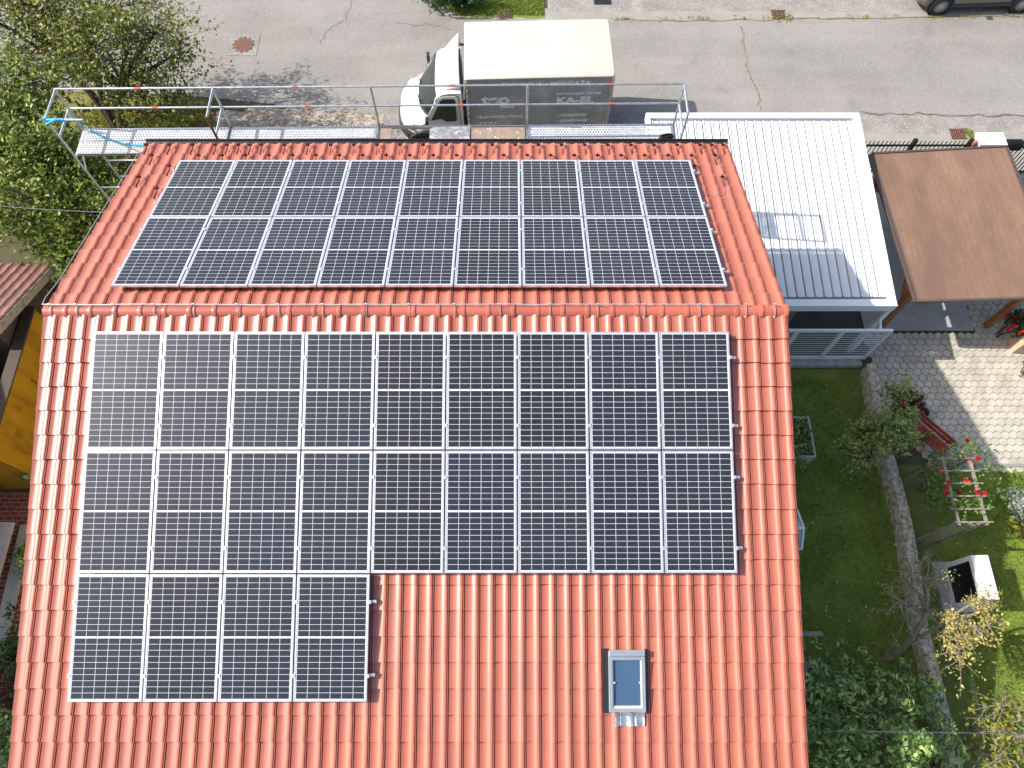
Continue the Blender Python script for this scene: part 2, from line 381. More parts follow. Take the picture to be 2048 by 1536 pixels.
# ------------------------------------------------------------------ foliage tools
def leaf_mesh(name, P, size, m, parent, seed, up=.55, aspect=.55, fold=.25, drift=None):
    """one leaf (a folded diamond) at every point of P"""
    rng = np.random.default_rng(seed); n = len(P); P = np.asarray(P, float)
    nr = rng.normal(size=(n, 3)); nr[:, 2] = np.abs(nr[:, 2]) + up; nr /= np.linalg.norm(nr, axis=1)[:, None]
    a = rng.normal(size=(n, 3)); a[:, 2] -= .3
    a -= nr * (a * nr).sum(1)[:, None]; a /= np.linalg.norm(a, axis=1)[:, None] + 1e-9
    b = np.cross(nr, a); L = size * rng.uniform(.5, 1.5, n)[:, None]; w = L * aspect * .5
    V = np.stack([P - a * L * .5, P + b * w - a * L * .08 + nr * w * fold, P + a * L * .5, P - b * w - a * L * .08 + nr * w * fold], 1).reshape(-1, 3)
    if parent is not None:
        inv = np.array(WM[parent.name].inverted()); V = V @ inv[:3, :3].T + inv[:3, 3]
    me = bpy.data.meshes.new(name); me.vertices.add(4 * n); me.vertices.foreach_set('co', V.ravel())
    idx = np.arange(4 * n).reshape(n, 4)
    tri = np.concatenate([idx[:, [0, 1, 2]], idx[:, [0, 2, 3]]], 1).reshape(-1)
    me.loops.add(6 * n); me.loops.foreach_set('vertex_index', tri)
    me.polygons.add(2 * n); me.polygons.foreach_set('loop_start', np.arange(0, 6 * n, 3)); me.polygons.foreach_set('loop_total', np.full(2 * n, 3))
    me.materials.append(m); me.update(calc_edges=True); me.validate()
    o = bpy.data.objects.new(name, me); COL.objects.link(o)
    if parent is not None: o.parent = parent; WM[o.name] = WM[parent.name]
    else: WM[o.name] = Matrix.Identity(4)
    return o
def curve_pts(a, b, rng, wob, n=5):
    a, b = Vector(a), Vector(b); L = (b - a).length; off = Vector((0, 0, 0)); pts = [a]
    mid = Vector((rng.uniform(-1, 1), rng.uniform(-1, 1), rng.uniform(0, .8))) * wob * L
    for i in range(1, n):
        t = i / n; k = 4 * t * (1 - t)
        pts.append(a.lerp(b, t) + mid * k + Vector((rng.uniform(-1, 1), rng.uniform(-1, 1), rng.uniform(-1, 1))) * wob * L * .12)
    return pts + [b]
def tree(name, label, cat, base, fork, blobs, leaf, m, bark, per=60, spread=.28, r=.11, seed=1, group=None, limbs=3, wob=.12, shell=.5, twigs=3, aspect=.55, trunks=None):
    """trunk, limbs to every blob (centre, radii, clump count), a branch and twigs to each clump of leaves"""
    rng = random.Random(seed); nr = np.random.default_rng(seed)
    t = thing(name, label, cat, base, (0, 0, 0), group)
    tb = MB(); base, fork = Vector(base), Vector(fork)
    for e in (trunks or [(base, fork)]):
        p = curve_pts(e[0], e[1], rng, .06, 6); tb.tube(p, [r * (1.25 if i == 0 else 1 - .35 * i / 6) for i in range(len(p))], 9)
    P = []
    for c, rad, nc in blobs:
        c = Vector(c); nodes = []
        st = min((Vector(e[1]) for e in trunks), key=lambda q: (q - c).length) if trunks else fork
        for k in range(limbs):
            tgt = c + Vector([rng.uniform(-.55, .55) * q for q in rad])
            p = curve_pts(st, tgt, rng, wob, 6); tb.tube(p, [r * .62 * (1 - .75 * i / 6) + .008 for i in range(len(p))], 7)
            nodes += p[2:]
        for k in range(nc):
            d = nr.normal(size=3); d /= np.linalg.norm(d); q = nr.uniform() ** (1 / 3) * (1 - shell) + shell * nr.uniform(.75, 1.0)
            cl = c + Vector([float(d[i] * rad[i] * q) for i in range(3)])
            if cl.z < .25: cl.z = .25
            nd = min(nodes, key=lambda z: (z - cl).length)
            p = curve_pts(nd, cl, rng, wob, 4); tb.tube(p, [.016 * (1 - .7 * i / 4) + .003 for i in range(len(p))], 5)
            for j in range(twigs):
                e = cl + Vector((rng.gauss(0, 1), rng.gauss(0, 1), rng.gauss(0, .8))) * spread * 1.25
                tb.tube([p[-2], (p[-2] + e) / 2 + Vector((0, 0, .04)), e], [.006, .005, .003], 4, False)
                k2 = per // twigs; s = nr.uniform(0.25, 1.05, k2)[:, None]
                base_ = np.array(p[-2])[None] * (1 - s) + np.array(e)[None] * s
                P.append(base_ + nr.normal(size=(k2, 3)) * spread * .38)
    tb.build('trunk', bark, t, smooth=True, angle=60)
    leaf_mesh('crown', np.concatenate(P), leaf, m, t, seed, aspect=aspect)
    return t
def blob_points(c, rad, n, seed, low=None):
    g = np.random.default_rng(seed); d = g.normal(size=(n, 3)); d /= np.linalg.norm(d, axis=1)[:, None]
    q = g.uniform(size=n) ** .45; p = np.array(c) + d * np.array(rad) * q[:, None]
    if low is not None: p[:, 2] = np.maximum(p[:, 2], low)
    return p

# ================================================================== GROUND
b = MB(); b.add([(-200, -200, 0), (200, -200, 0), (200, 200, 0), (-200, 200, 0)], [(0, 1, 2, 3)]); struct('ground', b, M['earth'])
def smooth_line(pts, n=6, jit=0, seed=0):
    rng = random.Random(seed); out = []
    for (x0, y0), (x1, y1) in zip(pts, pts[1:]):
        for i in range(n):
            t = i / n; out.append((x0 + (x1 - x0) * t + rng.uniform(-jit, jit), y0 + (y1 - y0) * t + rng.uniform(-jit, jit)))
    return out + [pts[-1]]
south = [(-60, 11.6), (-9, 11.6), (-4.2, 11.5), (-2.2, 11.2), (0, 10.85), (3, 10.72), (16, 10.75), (60, 10.6)]
north = [(60, 15.0), (22, 14.9), (14.8, 14.76), (6.6, 14.72), (3.7, 14.78), (3.2, 15.0), (2.6, 15.6), (1.9, 16.6), (1.2, 18.5), (.8, 40), (-60, 40)]
sheet('road', smooth_line(south, 8, .03, 1) + smooth_line(north, 8, .03, 2), .012, M['asphalt'])
sheet('apron', smooth_line([(6.66, 15.15), (60, 15.25)], 40, .05, 3) + [(60, 40), (6.66, 40)], .008, M['rough_asphalt'])
sheet('concrete_strip', smooth_line([(3.4, 14.9), (6.66, 14.7), (60, 14.85)], 20, .03, 4) + smooth_line([(60, 15.4), (6.66, 15.3), (2.6, 15.85)], 20, .05, 5), .006, M['concrete'])
sheet('roadside_grass', smooth_line([(2.6, 15.85), (3.6, 15.05), (4.3, 14.86), (6.52, 14.84)], 8, .04, 6) + [(6.52, 40), (1.1, 40), (1.5, 18.2)], .014, M['lawn'])
sheet('roadside_strip', smooth_line([(9.5, 10.9), (60, 10.9)], 60, .02, 7) + smooth_line([(60, 9.3), (9.5, 9.5)], 30, .08, 8), .006, M['rough_asphalt'])
sheet('gravel_strip', [(-4.3, 9.0), (9.5, 9.0)] + smooth_line([(9.5, 11), (0, 11.2), (-3.4, 10.9), (-4.2, 10.4)], 10, .12, 9), .004, M['gravel'])
sheet('pavement', [(1.6, 9.0), (9.5, 9.0), (9.5, 11.0), (1.6, 11.0)], .009, M['rough_asphalt'])
sheet('verge', smooth_line([(-12, 9.2), (-3.5, 9.2)], 10, .05, 10) + smooth_line([(-3.3, 10.3), (-3.9, 11.2), (-6, 11.55), (-12, 11.7)], 8, .12, 11), .016, M['verge'])
sheet('front_yard', [(9.6, 3.4), (15.2, 3.4), (15.2, 9.6), (9.6, 9.6)], .005, M['shadepave'])
sheet('street_bank', smooth_line([(14.4, 8.2), (24, 8.1)], 20, .04, 12) + smooth_line([(24, 9.75), (15.6, 10.02), (14.4, 10.0)], 14, .07, 13), .010, M['concrete'])
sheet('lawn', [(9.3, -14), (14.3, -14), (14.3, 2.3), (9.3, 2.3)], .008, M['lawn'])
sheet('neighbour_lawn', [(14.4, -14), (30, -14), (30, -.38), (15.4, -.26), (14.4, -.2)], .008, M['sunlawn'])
sheet('yard_base', [(14.4, -.28), (24, -.5), (24, 9), (14.4, 9)], .004, M['earth'])
sheet('concrete_pad', [(14.6, 3.38), (17.43, 3.38), (17.43, 8.2), (14.6, 8.2)], .035, M['pad'])
# hexagonal pavers, each a bevelled slab in one sheet of paving
def hexes():
    b = MB(); rng = random.Random(4); pit = .196; rr = pit / math.sqrt(3); row = rr * 1.5; tone = []
    j = 0; y = -.33
    while y < 8.2:
        x = 14.62 + (pit / 2 if j % 2 else 0)
        while x < 19.6:
            if not (x < 17.45 and y > 3.36) and not (x < 15.35 and y < .75 - (x - 14.6) * .9):
                z1 = .03 + rng.uniform(-.003, .003); vs = []
                for k, (q, z) in enumerate(((.945, 0), (.945, z1 - .008), (.875, z1))):
                    for i in range(6):
                        a = R(60 * i + 30); vs.append((x + rr * q * math.cos(a), y + rr * q * math.sin(a), z))
                fs = [(i, (i + 1) % 6, 6 + (i + 1) % 6, 6 + i) for i in range(6)] + [(6 + i, 6 + (i + 1) % 6, 12 + (i + 1) % 6, 12 + i) for i in range(6)] + [tuple(range(12, 18))]
                b.add(vs, fs); tone += [rng.random()] * len(fs)
            x += pit
        y += row; j += 1
    t = NT('paver_concrete'); v = t.coord(); a = t.n('ShaderNodeAttribute', attribute_name='tone')
    c = t.ramp(a.outputs['Fac'], [(0, (.42, .385, .315)), (1, (.52, .475, .39))])
    n = t.noise(3, v, 6, .65); c = t.mix(t.ramp(n, [(.42, (0, 0, 0)), (.68, (.6, .6, .6))]), c, (.27, .245, .20)); t.bump(t.noise(80, v, 2), .3, .006)
    struct('hexagon_paving', b, t.set(c, .85, 0, .3), attr=('tone', tone))
hexes()
b = MB(); b.span((15.35, -.30, 0), (22, -.22, .06)); struct('paving_kerb', b, M['concrete'])
# worn marks in the road: cracks filled with tar or moss
def crack(pts, w, m, z, seed):
    rng = random.Random(seed); b = MB(); L = []
    for (x0, y0), (x1, y1) in zip(pts, pts[1:]):
        for i in range(8):
            t = i / 8; L.append((x0 + (x1 - x0) * t + rng.gauss(0, .035), y0 + (y1 - y0) * t + rng.gauss(0, .035)))
    L.append(pts[-1]); vs = []; fs = []
    for i, (x, y) in enumerate(L):
        d = Vector((L[min(i + 1, len(L) - 1)][0] - L[max(0, i - 1)][0], L[min(i + 1, len(L) - 1)][1] - L[max(0, i - 1)][1])); d.normalize()
        k = w * rng.uniform(.3, 1.2); vs += [(x - d.y * k, y + d.x * k, z), (x + d.y * k, y - d.x * k, z)]
        if i: fs.append((2 * i - 2, 2 * i - 1, 2 * i + 1, 2 * i))
    b.add(vs, fs); struct('road_crack', b, m)
M['moss'] = speck('mossy_crack', [(.3, (.10, .09, .05)), (.6, (.19, .17, .10))], 6, 40)
M['tar'] = mat('tar_line', (.10, .095, .09), .9)
g2 = lambda *ps: [tuple(at(*p)[:2]) for p in ps]
crack(g2((1482, 52), (1488, 90), (1494, 130), (1500, 155), (1514, 180), (1520, 222)), .022, M['moss'], .017, 5)
crack(g2((640, 85), (668, 52), (690, 40), (705, 0)), .012, M['tar'], .017, 6)
crack(g2((790, 45), (830, 52), (862, 50), (905, 60)), .012, M['tar'], .017, 7)
crack(g2((1720, 228), (1800, 230), (1900, 232), (2048, 233)), .03, M['tar'], .017, 8)
crack(g2((1230, 41), (1400, 42), (1600, 40), (1800, 36), (2048, 32)), .03, M['moss'], .018, 9)

# ================================================================== HOUSE
AL = R(17.2056); CA, SA = math.cos(AL), math.sin(AL)
RZ = 7.0                                    # ridge height
X0, X1 = -1.645, 9.655
SF, SR = 7.55, 4.66                         # slope lengths: front, rear
house = thing('house', 'house under the big red tiled gable roof that carries the solar panels', 'house', (4.0, -1.0, 0))
def rp(x, s, off, front):
    """point on a slope: s metres down from the ridge, off metres above the tile bed"""
    k = -1 if front else 1
    return Vector((x, k * (s * CA + off * SA), RZ - s * SA + off * CA))
PROF = [(0, -1.1), (.024, -1.1), (.030, .50), (.07, .42), (.14, .20), (.21, .05), (.29, 0), (.38, .02), (.46, .10), (.52, .24), (.58, .50), (.635, .76), (.69, .93), (.75, 1.0), (.81, .94), (.853, .86), (.858, -.9), (.902, -.9), (.907, .78), (.935, .74), (.955, .66), (.960, -1.1), (1.0, -1.1)]
def tile_slope(front):
    rng = random.Random(11 if front else 12); N = 51; w = (X1 - X0) / N; pit = .362; h = .024
    b = MB(); tone = []
    edges = [.07] + [.44 + pit * k for k in range(60)] if front else None
    S = SF if front else SR
    if front: E = [e for e in edges if e < S - .05] + [S]
    else:
        E = [S - pit * k for k in range(60) if S - pit * k > .1]; E = sorted(E); E = [.07] + E
    n = len(PROF)
    for r in range(len(E) - 1):
        s0, s1 = E[r] - .03, E[r + 1] + .012
        for c in range(N):
            x = X0 + c * w; dz = rng.uniform(-.002, .002); sk = rng.uniform(-.006, .006); ti = rng.uniform(-.004, .004)
            vs = []
            for s, o in ((s0, .0), (s1 + sk, .040), (s1 + sk, .040), (s1 + sk - .004, -.002)):
                for t, z in PROF:
                    vs.append(rp(x + t * w, s, (z * h if o >= 0 else z * h) + o + dz + (t - .5) * ti, front))
            fs = []
            for ring in (0, 2):
                for i in range(n - 1):
                    a, b_, c_, d = ring * n + i, ring * n + i + 1, (ring + 1) * n + i + 1, (ring + 1) * n + i
                    fs.append((a, d, c_, b_) if front else (a, b_, c_, d))
            k = rng.random() * .7 + .3 * rng.random() ** 2
            b.add(vs, fs); tone += [k] * len(fs)
    return b.build('roof_slope', M['tile'], house, smooth=True, angle=50, attr=('tone', tone))
slope_f = tile_slope(True); slope_r = tile_slope(False)
b = MB()
for fr, S in ((True, SF - .05), (False, SR - .05)):
    a = [rp(X0 + .04, .02, -.02, fr), rp(X1 - .04, .02, -.02, fr), rp(X1 - .04, S, -.02, fr), rp(X0 + .04, S, -.02, fr)]
    c = [p - Vector((0, 0, .14)) for p in a]
    b.add(a + c, [(0, 1, 2, 3), (7, 6, 5, 4), (0, 4, 5, 1), (1, 5, 6, 2), (2, 6, 7, 3), (3, 7, 4, 0)])
b.build('roof_boarding', M['soffit'], house)
# walls with gable ends
wx0, wx1, wy0, wy1 = -1.15, 9.2, -6.75, 4.0
zf, zr = RZ + wy0 * math.tan(AL) - .17, RZ - wy1 * math.tan(AL) - .17
b = MB(); prof = [(wy0, 0), (wy1, 0), (wy1, zr), (0, RZ - .17), (wy0, zf)]
vs = [(wx0, y, z) for y, z in prof] + [(wx1, y, z) for y, z in prof]
b.add(vs, [(4, 3, 2, 1, 0), (5, 6, 7, 8, 9)] + [(i, (i + 1) % 5, 5 + (i + 1) % 5, 5 + i) for i in range(5)]); b.build('wall', M['cream'], house)
# verge boards, gutters
for x, nm in ((X0 - .005, 'verge_board'), (X1 + .005, 'verge_board')):
    for fr, S in ((True, SF), (False, SR)):
        b = MB(); a, c = rp(x, .0, -.055, fr), rp(x, S, -.055, fr); b.beam(a, c, .12, .022, (1, 0, 0)); b.build(nm, M['dark'] if x < 0 else M['soffit'], house)
b = MB(); xs = X0 - .04, X1 + .03
e = rp(0, SR + .065, .045, False)
pr = [(math.cos(R(a)) * .05, math.sin(R(a)) * .05) for a in range(180, 361, 20)]
for q in (1.0, .9):
    vs = [(x, e.y + y * q + .02, e.z + z * q) for x in xs for y, z in pr]; n = len(pr); b.add(vs, [(i, i + 1, n + i + 1, n + i) for i in range(n - 1)])
for y in (-.05, .05): b.tube([(xs[0], e.y + y + .02, e.z), (xs[1], e.y + y + .02, e.z)], .009, 6)
b.build('gutter', M['dark'], house, smooth=True)
b = MB(); e = rp(0, SF + .05, -.01, True)
vs = [(x, e.y + y - .02, e.z + z) for x in xs for y, z in pr]; b.add(vs, [(i, i + 1, n + i + 1, n + i) for i in range(n - 1)]); b.build('gutter', M['dark'], house, smooth=True)
# ridge: a row of overlapping half-round caps
ridge = None
def ridge_caps():
    global ridge
    b = MB(); b.span((X0 + .02, -.05, RZ - .12), (X1 - .02, .05, RZ - .04)); ridge = b.build('ridge', M['ridge'], house)
    rng = random.Random(3); L = .3785; N = 30; step = (X1 - X0 + .02) / N
    for k in range(N):
        x = X0 - .01 + k * step; b = MB(); dz = rng.uniform(-.004, .004); A = list(range(-8, 189, 14)); n = len(A)
        rings = [(x - .005, .108), (x + step * .82, .096), (x + step * .826, .120), (x + step * .92, .127), (x + step * .985, .121), (x + step, .100)]
        vs = [(xx, r * math.cos(R(a)), RZ - .05 + dz + r * math.sin(R(a)) * .95) for xx, r in rings for a in A]
        b.add(vs, [(i * n + j, i * n + j + 1, (i + 1) * n + j + 1, (i + 1) * n + j) for i in range(len(rings) - 1) for j in range(n - 1)])
        tn = rng.random(); b.build('ridge_tile', M['ridge'], ridge, smooth=True, angle=35, attr=('tone', [tn] * len(b.f)))
ridge_caps()
# lightning conductor along the ridge and down the left verge
wire = MB(); rng = random.Random(8); zc = RZ + .095
pts = [(X0 + .0 + i * (8.92 - X0) / 24, .045 + rng.uniform(-.006, .006), zc + rng.uniform(-.006, .008)) for i in range(25)]
wire.tube(pts, .0075, 6)
wire.tube([(X0, .045, zc), (X0 - .03, .2, zc - .06)] + [tuple(rp(X0 - .03, s, .05, False)) for s in (.6, 2, 3.4, 4.6)], .006, 6)
wob = wire.build('lightning_conductor', M['alu'], house, smooth=True)
for px in (106, 158, 232, 312, 392, 478, 560, 648, 735, 820, 910, 1001, 1100, 1195, 1288, 1398, 1490, 1547):
    x = at(px, 618, RZ).x; b = MB()
    b.tube([(x - .01, .06, RZ + .02), (x - .01, .05, zc + .012)], .008, 6); b.tube([(x - .03, .046, zc + .01), (x + .01, .046, zc + .014)], .011, 6)
    pts = [(x, .118 * math.cos(R(a)), RZ - .05 + .118 * math.sin(R(a)) * .98) for a in range(70, 190, 12)]
    for p, q in zip(pts, pts[1:]): b.beam(p, q, .016, .004, (1, 0, 0))
    b.build('wire_holder', M['alu'], wob)
b = MB(); P = [rp(*q, False) for q in ((8.83, 2.95, .16), (9.02, 2.90, .07), (9.24, 2.98, .06), (9.30, 3.1, .06), (9.32, 3.7, .10), (9.28, 4.0, .12))]
b.tube(P, .005, 5); b.build('earthing_wire', M['galv'], house)
# snow guards on the rear slope
def guard(x, s):
    b = MB(); w = .03
    P = [rp(x, s - .22, .052, False), rp(x, s - .02, .055, False), rp(x + .0, s + .0, .125, False), rp(x, s + .05, .135, False), rp(x, s + .075, .06, False)]
    for p, q in zip(P, P[1:]): b.beam(p, q, w, .006, (1, 0, 0))
    b.beam(rp(x - .035, s + .0, .12, False), rp(x + .035, s + .0, .12, False), .012, .05, (0, 0, 1))
    return b.build('snow_guard', M['guard'], slope_r)
tw = (X1 - X0) / 51; off = .30 * tw
idx = 0
for c in range(0, 51):
    if c % 2 == 0 or c in (7, 9, 49): guard(X0 + c * tw + off + .02, SR - .16)
for c in range(1, 51, 2):
    if c not in (3,): guard(X0 + c * tw + off + .02, SR - .16 - .362)
for c, k in ((3, 2), (1, 3), (3, 4), (47, 2), (49, 3)): guard(X0 + c * tw + off + .02, SR - .16 - .362 * k)
# skylight in the front slope
def skylight():
    xa, xb, sa, sb = 6.84, 7.36, 4.99, 5.82
    rot = Matrix.Rotation(AL, 3, 'X')
    def bx(b, x0, x1, s0, s1, o0, o1): b.box((rp((x0 + x1) / 2, (s0 + s1) / 2, (o0 + o1) / 2, True)), (x1 - x0, s1 - s0, o1 - o0), rot)
    b = MB(); fw = .055; o0, o1 = .03, .13
    bx(b, xa, xa + fw, sa, sb, o0, o1); bx(b, xb - fw, xb, sa, sb, o0, o1); bx(b, xa + fw, xb - fw, sa, sa + .12, o0, o1 - .003); bx(b, xa + fw, xb - fw, sb - fw, sb, o0, o1 - .003)
    bx(b, xa + .005, xb - .005, sa - .03, sa + .055, o1, o1 + .035)
    fr = b.build('skylight', M['skyframe'], house, bevel=.006)
    b = MB(); bx(b, xa + fw, xb - fw, sa + .12, sb - fw, .03, .088); b.build('glass_pane', M['skyglass'], fr)
    b = MB(); q = .012
    bx(b, xa + fw, xa + fw + q, sa + .12, sb - fw, .088, .115); bx(b, xb - fw - q, xb - fw, sa + .12, sb - fw, .088, .115); bx(b, xa + fw + q, xb - fw - q, sb - fw - .03, sb - fw, .088, .114)
    for s in (5.42,): b.tube([rp(xa + fw + .01, s, .11, True), rp(xa + fw + .035, s, .11, True)], .012, 6); b.tube([rp(xb - fw - .035, s, .11, True), rp(xb - fw - .01, s, .11, True)], .012, 6)
    b.build('sash', M['sash'], fr)
    b = MB(); bx(b, xa - .085, xa - .004, sa - .02, sb + .02, .02, .075); b.build('flashing', M['dark'], fr); b = MB(); bx(b, xb + .004, xb + .035, sa - .02, sb + .02, .02, .072); b.build('flashing', M['dark'], fr)
    # crinkled lead apron below the frame
    b = MB(); vs = []; rng = random.Random(5); nx, ns = 26, 7
    for j in range(ns):
        for i in range(nx):
            t = i / (nx - 1); x = xa + .085 + t * (xb - xa - .10); ph = ((x - X0) / tw) % 1.0
            z = np.interp(ph, [p[0] for p in PROF], [max(0, p[1]) for p in PROF]) * .03
            vs.append(rp(x, sb + .0 + j * .034, .052 + z + (.06 * (1 - j / 2) if j < 2 else 0) + rng.uniform(-.004, .004), True))
    b.add(vs, [(j * nx + i, (j + 1) * nx + i, (j + 1) * nx + i + 1, j * nx + i + 1) for j in range(ns - 1) for i in range(nx - 1)])
    b.build('apron_flashing', M['lead'], fr, smooth=True)
M['skyframe'] = mat('grey_window_frame', (.36, .41, .43), .35, .5, .5, .06)
M['skyglass'] = mat('roof_window_glass', (.045, .095, .16), .04, 0, .9, .1, 2)
M['sash'] = mat('pale_sash', (.62, .55, .45), .5)
M['lead'] = mat('crinkled_lead', (.50, .52, .53), .35, .75, .5, .2, 12, .4, 40)
skylight()
# small glazed canopy on the right gable wall
def canopy():
    z = 2.5; A = at(1594, 1020, z); B = at(1603, 1098, z); T = at(1607.5, 1056, z + .28)
    f = MB(); g = MB(); x0 = wx1
    yA, yB, yT = A.y, B.y, T.y
    for (y0, z0, x1), (y1, z1, x2) in (((yA, z, A.x), (yT, z + .28, T.x)), ((yT, z + .28, T.x), (yB, z, B.x))):
        g.add([(x0, y0, z0 - .012), (x1, y0, z0 - .012), (x2, y1, z1 - .012), (x0, y1, z1 - .012)], [(0, 1, 2, 3)])
        f.beam((x1, y0, z0), (x2, y1, z1), .035, .035); f.beam((x0, y0, z0), (x1, y0, z0), .035, .035)
        xm = (x0 + x1) / 2; f.beam((xm, y0, z0), (xm, y1, z1), .03, .03)
    f.beam((x0, yT, z + .285), (T.x, yT, z + .285), .05, .03); f.beam((x0, yB, z), (B.x, yB, z), .035, .035)
    fo = f.build('glass_canopy', M['white'], house); g.build('glass_pane', M['skytintglass'], fo)
canopy()

# ================================================================== SOLAR PANELS
PO = .16                                     # panel face above the tile bed
GAP = .02
def panel_proto():
    t = thing('solar_panel', '', 'solar panel')
    b = MB(); th = .038; fw = .024
    b.span((0, 0, -th), (fw, PL, 0)); b.span((PW - fw, 0, -th), (PW, PL, 0)); b.span((fw, 0, -th), (PW - fw, fw, -.0005)); b.span((fw, PL - fw, -th), (PW - fw, PL, -.0005))
    b.build('frame', M['alu'], t, local=True)
    b = MB(); b.span((fw, fw, -.030), (PW - fw, PL - fw, -.004)); b.build('cell_sheet', M['cells'], t, local=True)
    return t
proto = panel_proto()
COLW = ['leftmost', 'second from the left', 'third from the left', 'fourth from the left', 'middle', 'fourth from the right', 'third from the right', 'second from the right', 'rightmost']
first = True
XF, UF, XR, UR = -.795, .3678, -.7172, .3824
def put_panel(front, col, row, label):
    global first
    o = proto if first else copy_tree(proto); first = False
    j = random.Random(col * 31 + row * 7 + front).uniform
    if front:
        s = UF + row * (PL + GAP) + PL; loc = rp(XF + col * (PW + GAP), s, PO + j(-.002, .002), True); rx = AL
    else:
        s = UR + row * (PL + GAP); loc = rp(XR + col * (PW + GAP), s, PO + j(-.002, .002), False); rx = -AL
    o.location = loc; o.rotation_euler = (rx + j(-.003, .003), j(-.003, .003), 0)
    WM[o.name] = Matrix.LocRotScale(Vector(loc), Euler(o.rotation_euler), None)
    o['label'] = label; o['category'] = 'solar panel'; o['group'] = 'solar panels on the front roof slope' if front else 'solar panels on the rear roof slope'
for c in range(9): put_panel(False, c, 1, f'dark solar panel, {COLW[c]} of the row nearest the scaffolding, rear slope')
for c in range(9): put_panel(False, c, 0, f'dark solar panel, {COLW[c]} of the rear slope row beside the ridge')
for c in range(9): put_panel(True, c, 0, f'dark solar panel, {COLW[c]} of the front slope row just below the ridge')
for c in range(9): put_panel(True, c, 1, f'dark solar panel, {COLW[c]} of the middle row on the front slope')
for c, w in enumerate(['leftmost', 'second from the left', 'second from the right', 'rightmost']): put_panel(True, c, 2, f'dark solar panel, {w} of the four in the short bottom row')
# mounting rails with clamps
def rail(front, row, frac, ncol, label):
    s = (UF if front else UR) + row * (PL + GAP) + frac * PL; x0 = (XF if front else XR); x1 = x0 + ncol * PW + (ncol - 1) * GAP
    top = PO - .039
    t = thing('mounting_rail', label, 'rail', rp(x0, s, top - .04, front), (0, 0, 0), 'rails under the solar panels')
    rot = Matrix.Rotation(AL if front else -AL, 3, 'X')
    b = MB(); b.box(rp((x0 - .03 + x1 + .10) / 2, s, top - .02, front), (x1 - x0 + .13, .038, .038), rot); b.build('bar', M['alu'], t)
    for c in range(ncol + 1):
        x = x0 + c * (PW + GAP) - GAP / 2
        if c == 0: x = x0 - .012
        if c == ncol: x = x1 + .012
        b = MB(); b.box(rp(x, s, PO - .018, front), (.017, .045, .05), rot); b.box(rp(x, s, PO + .006, front), (.05 if 0 < c < ncol else .034, .05, .005), rot); b.build('clamp', M['alu'], t)
    for k in range(int((x1 - x0) / 1.1) + 1):
        x = x0 + .15 + k * 1.1; b = MB(); b.box(rp(x, s + .03, .055, front), (.035, .006, .07), rot); b.box(rp(x, s - .04, .05, front), (.035, .16, .006), rot); b.build('roof_hook', M['galv'], t)
for fr, row, n, nm in ((False, 1, 9, 'rear slope panel row nearest the scaffolding'), (False, 0, 9, 'rear slope panel row beside the ridge'), (True, 0, 9, 'front slope panel row below the ridge'), (True, 1, 9, 'middle panel row of the front slope'), (True, 2, 4, 'short bottom row of four panels')):
    rail(fr, row, .22, n, f'silver rail under the {nm}, nearer the ridge')
    rail(fr, row, .80, n, f'silver rail under the {nm}, farther from the ridge')

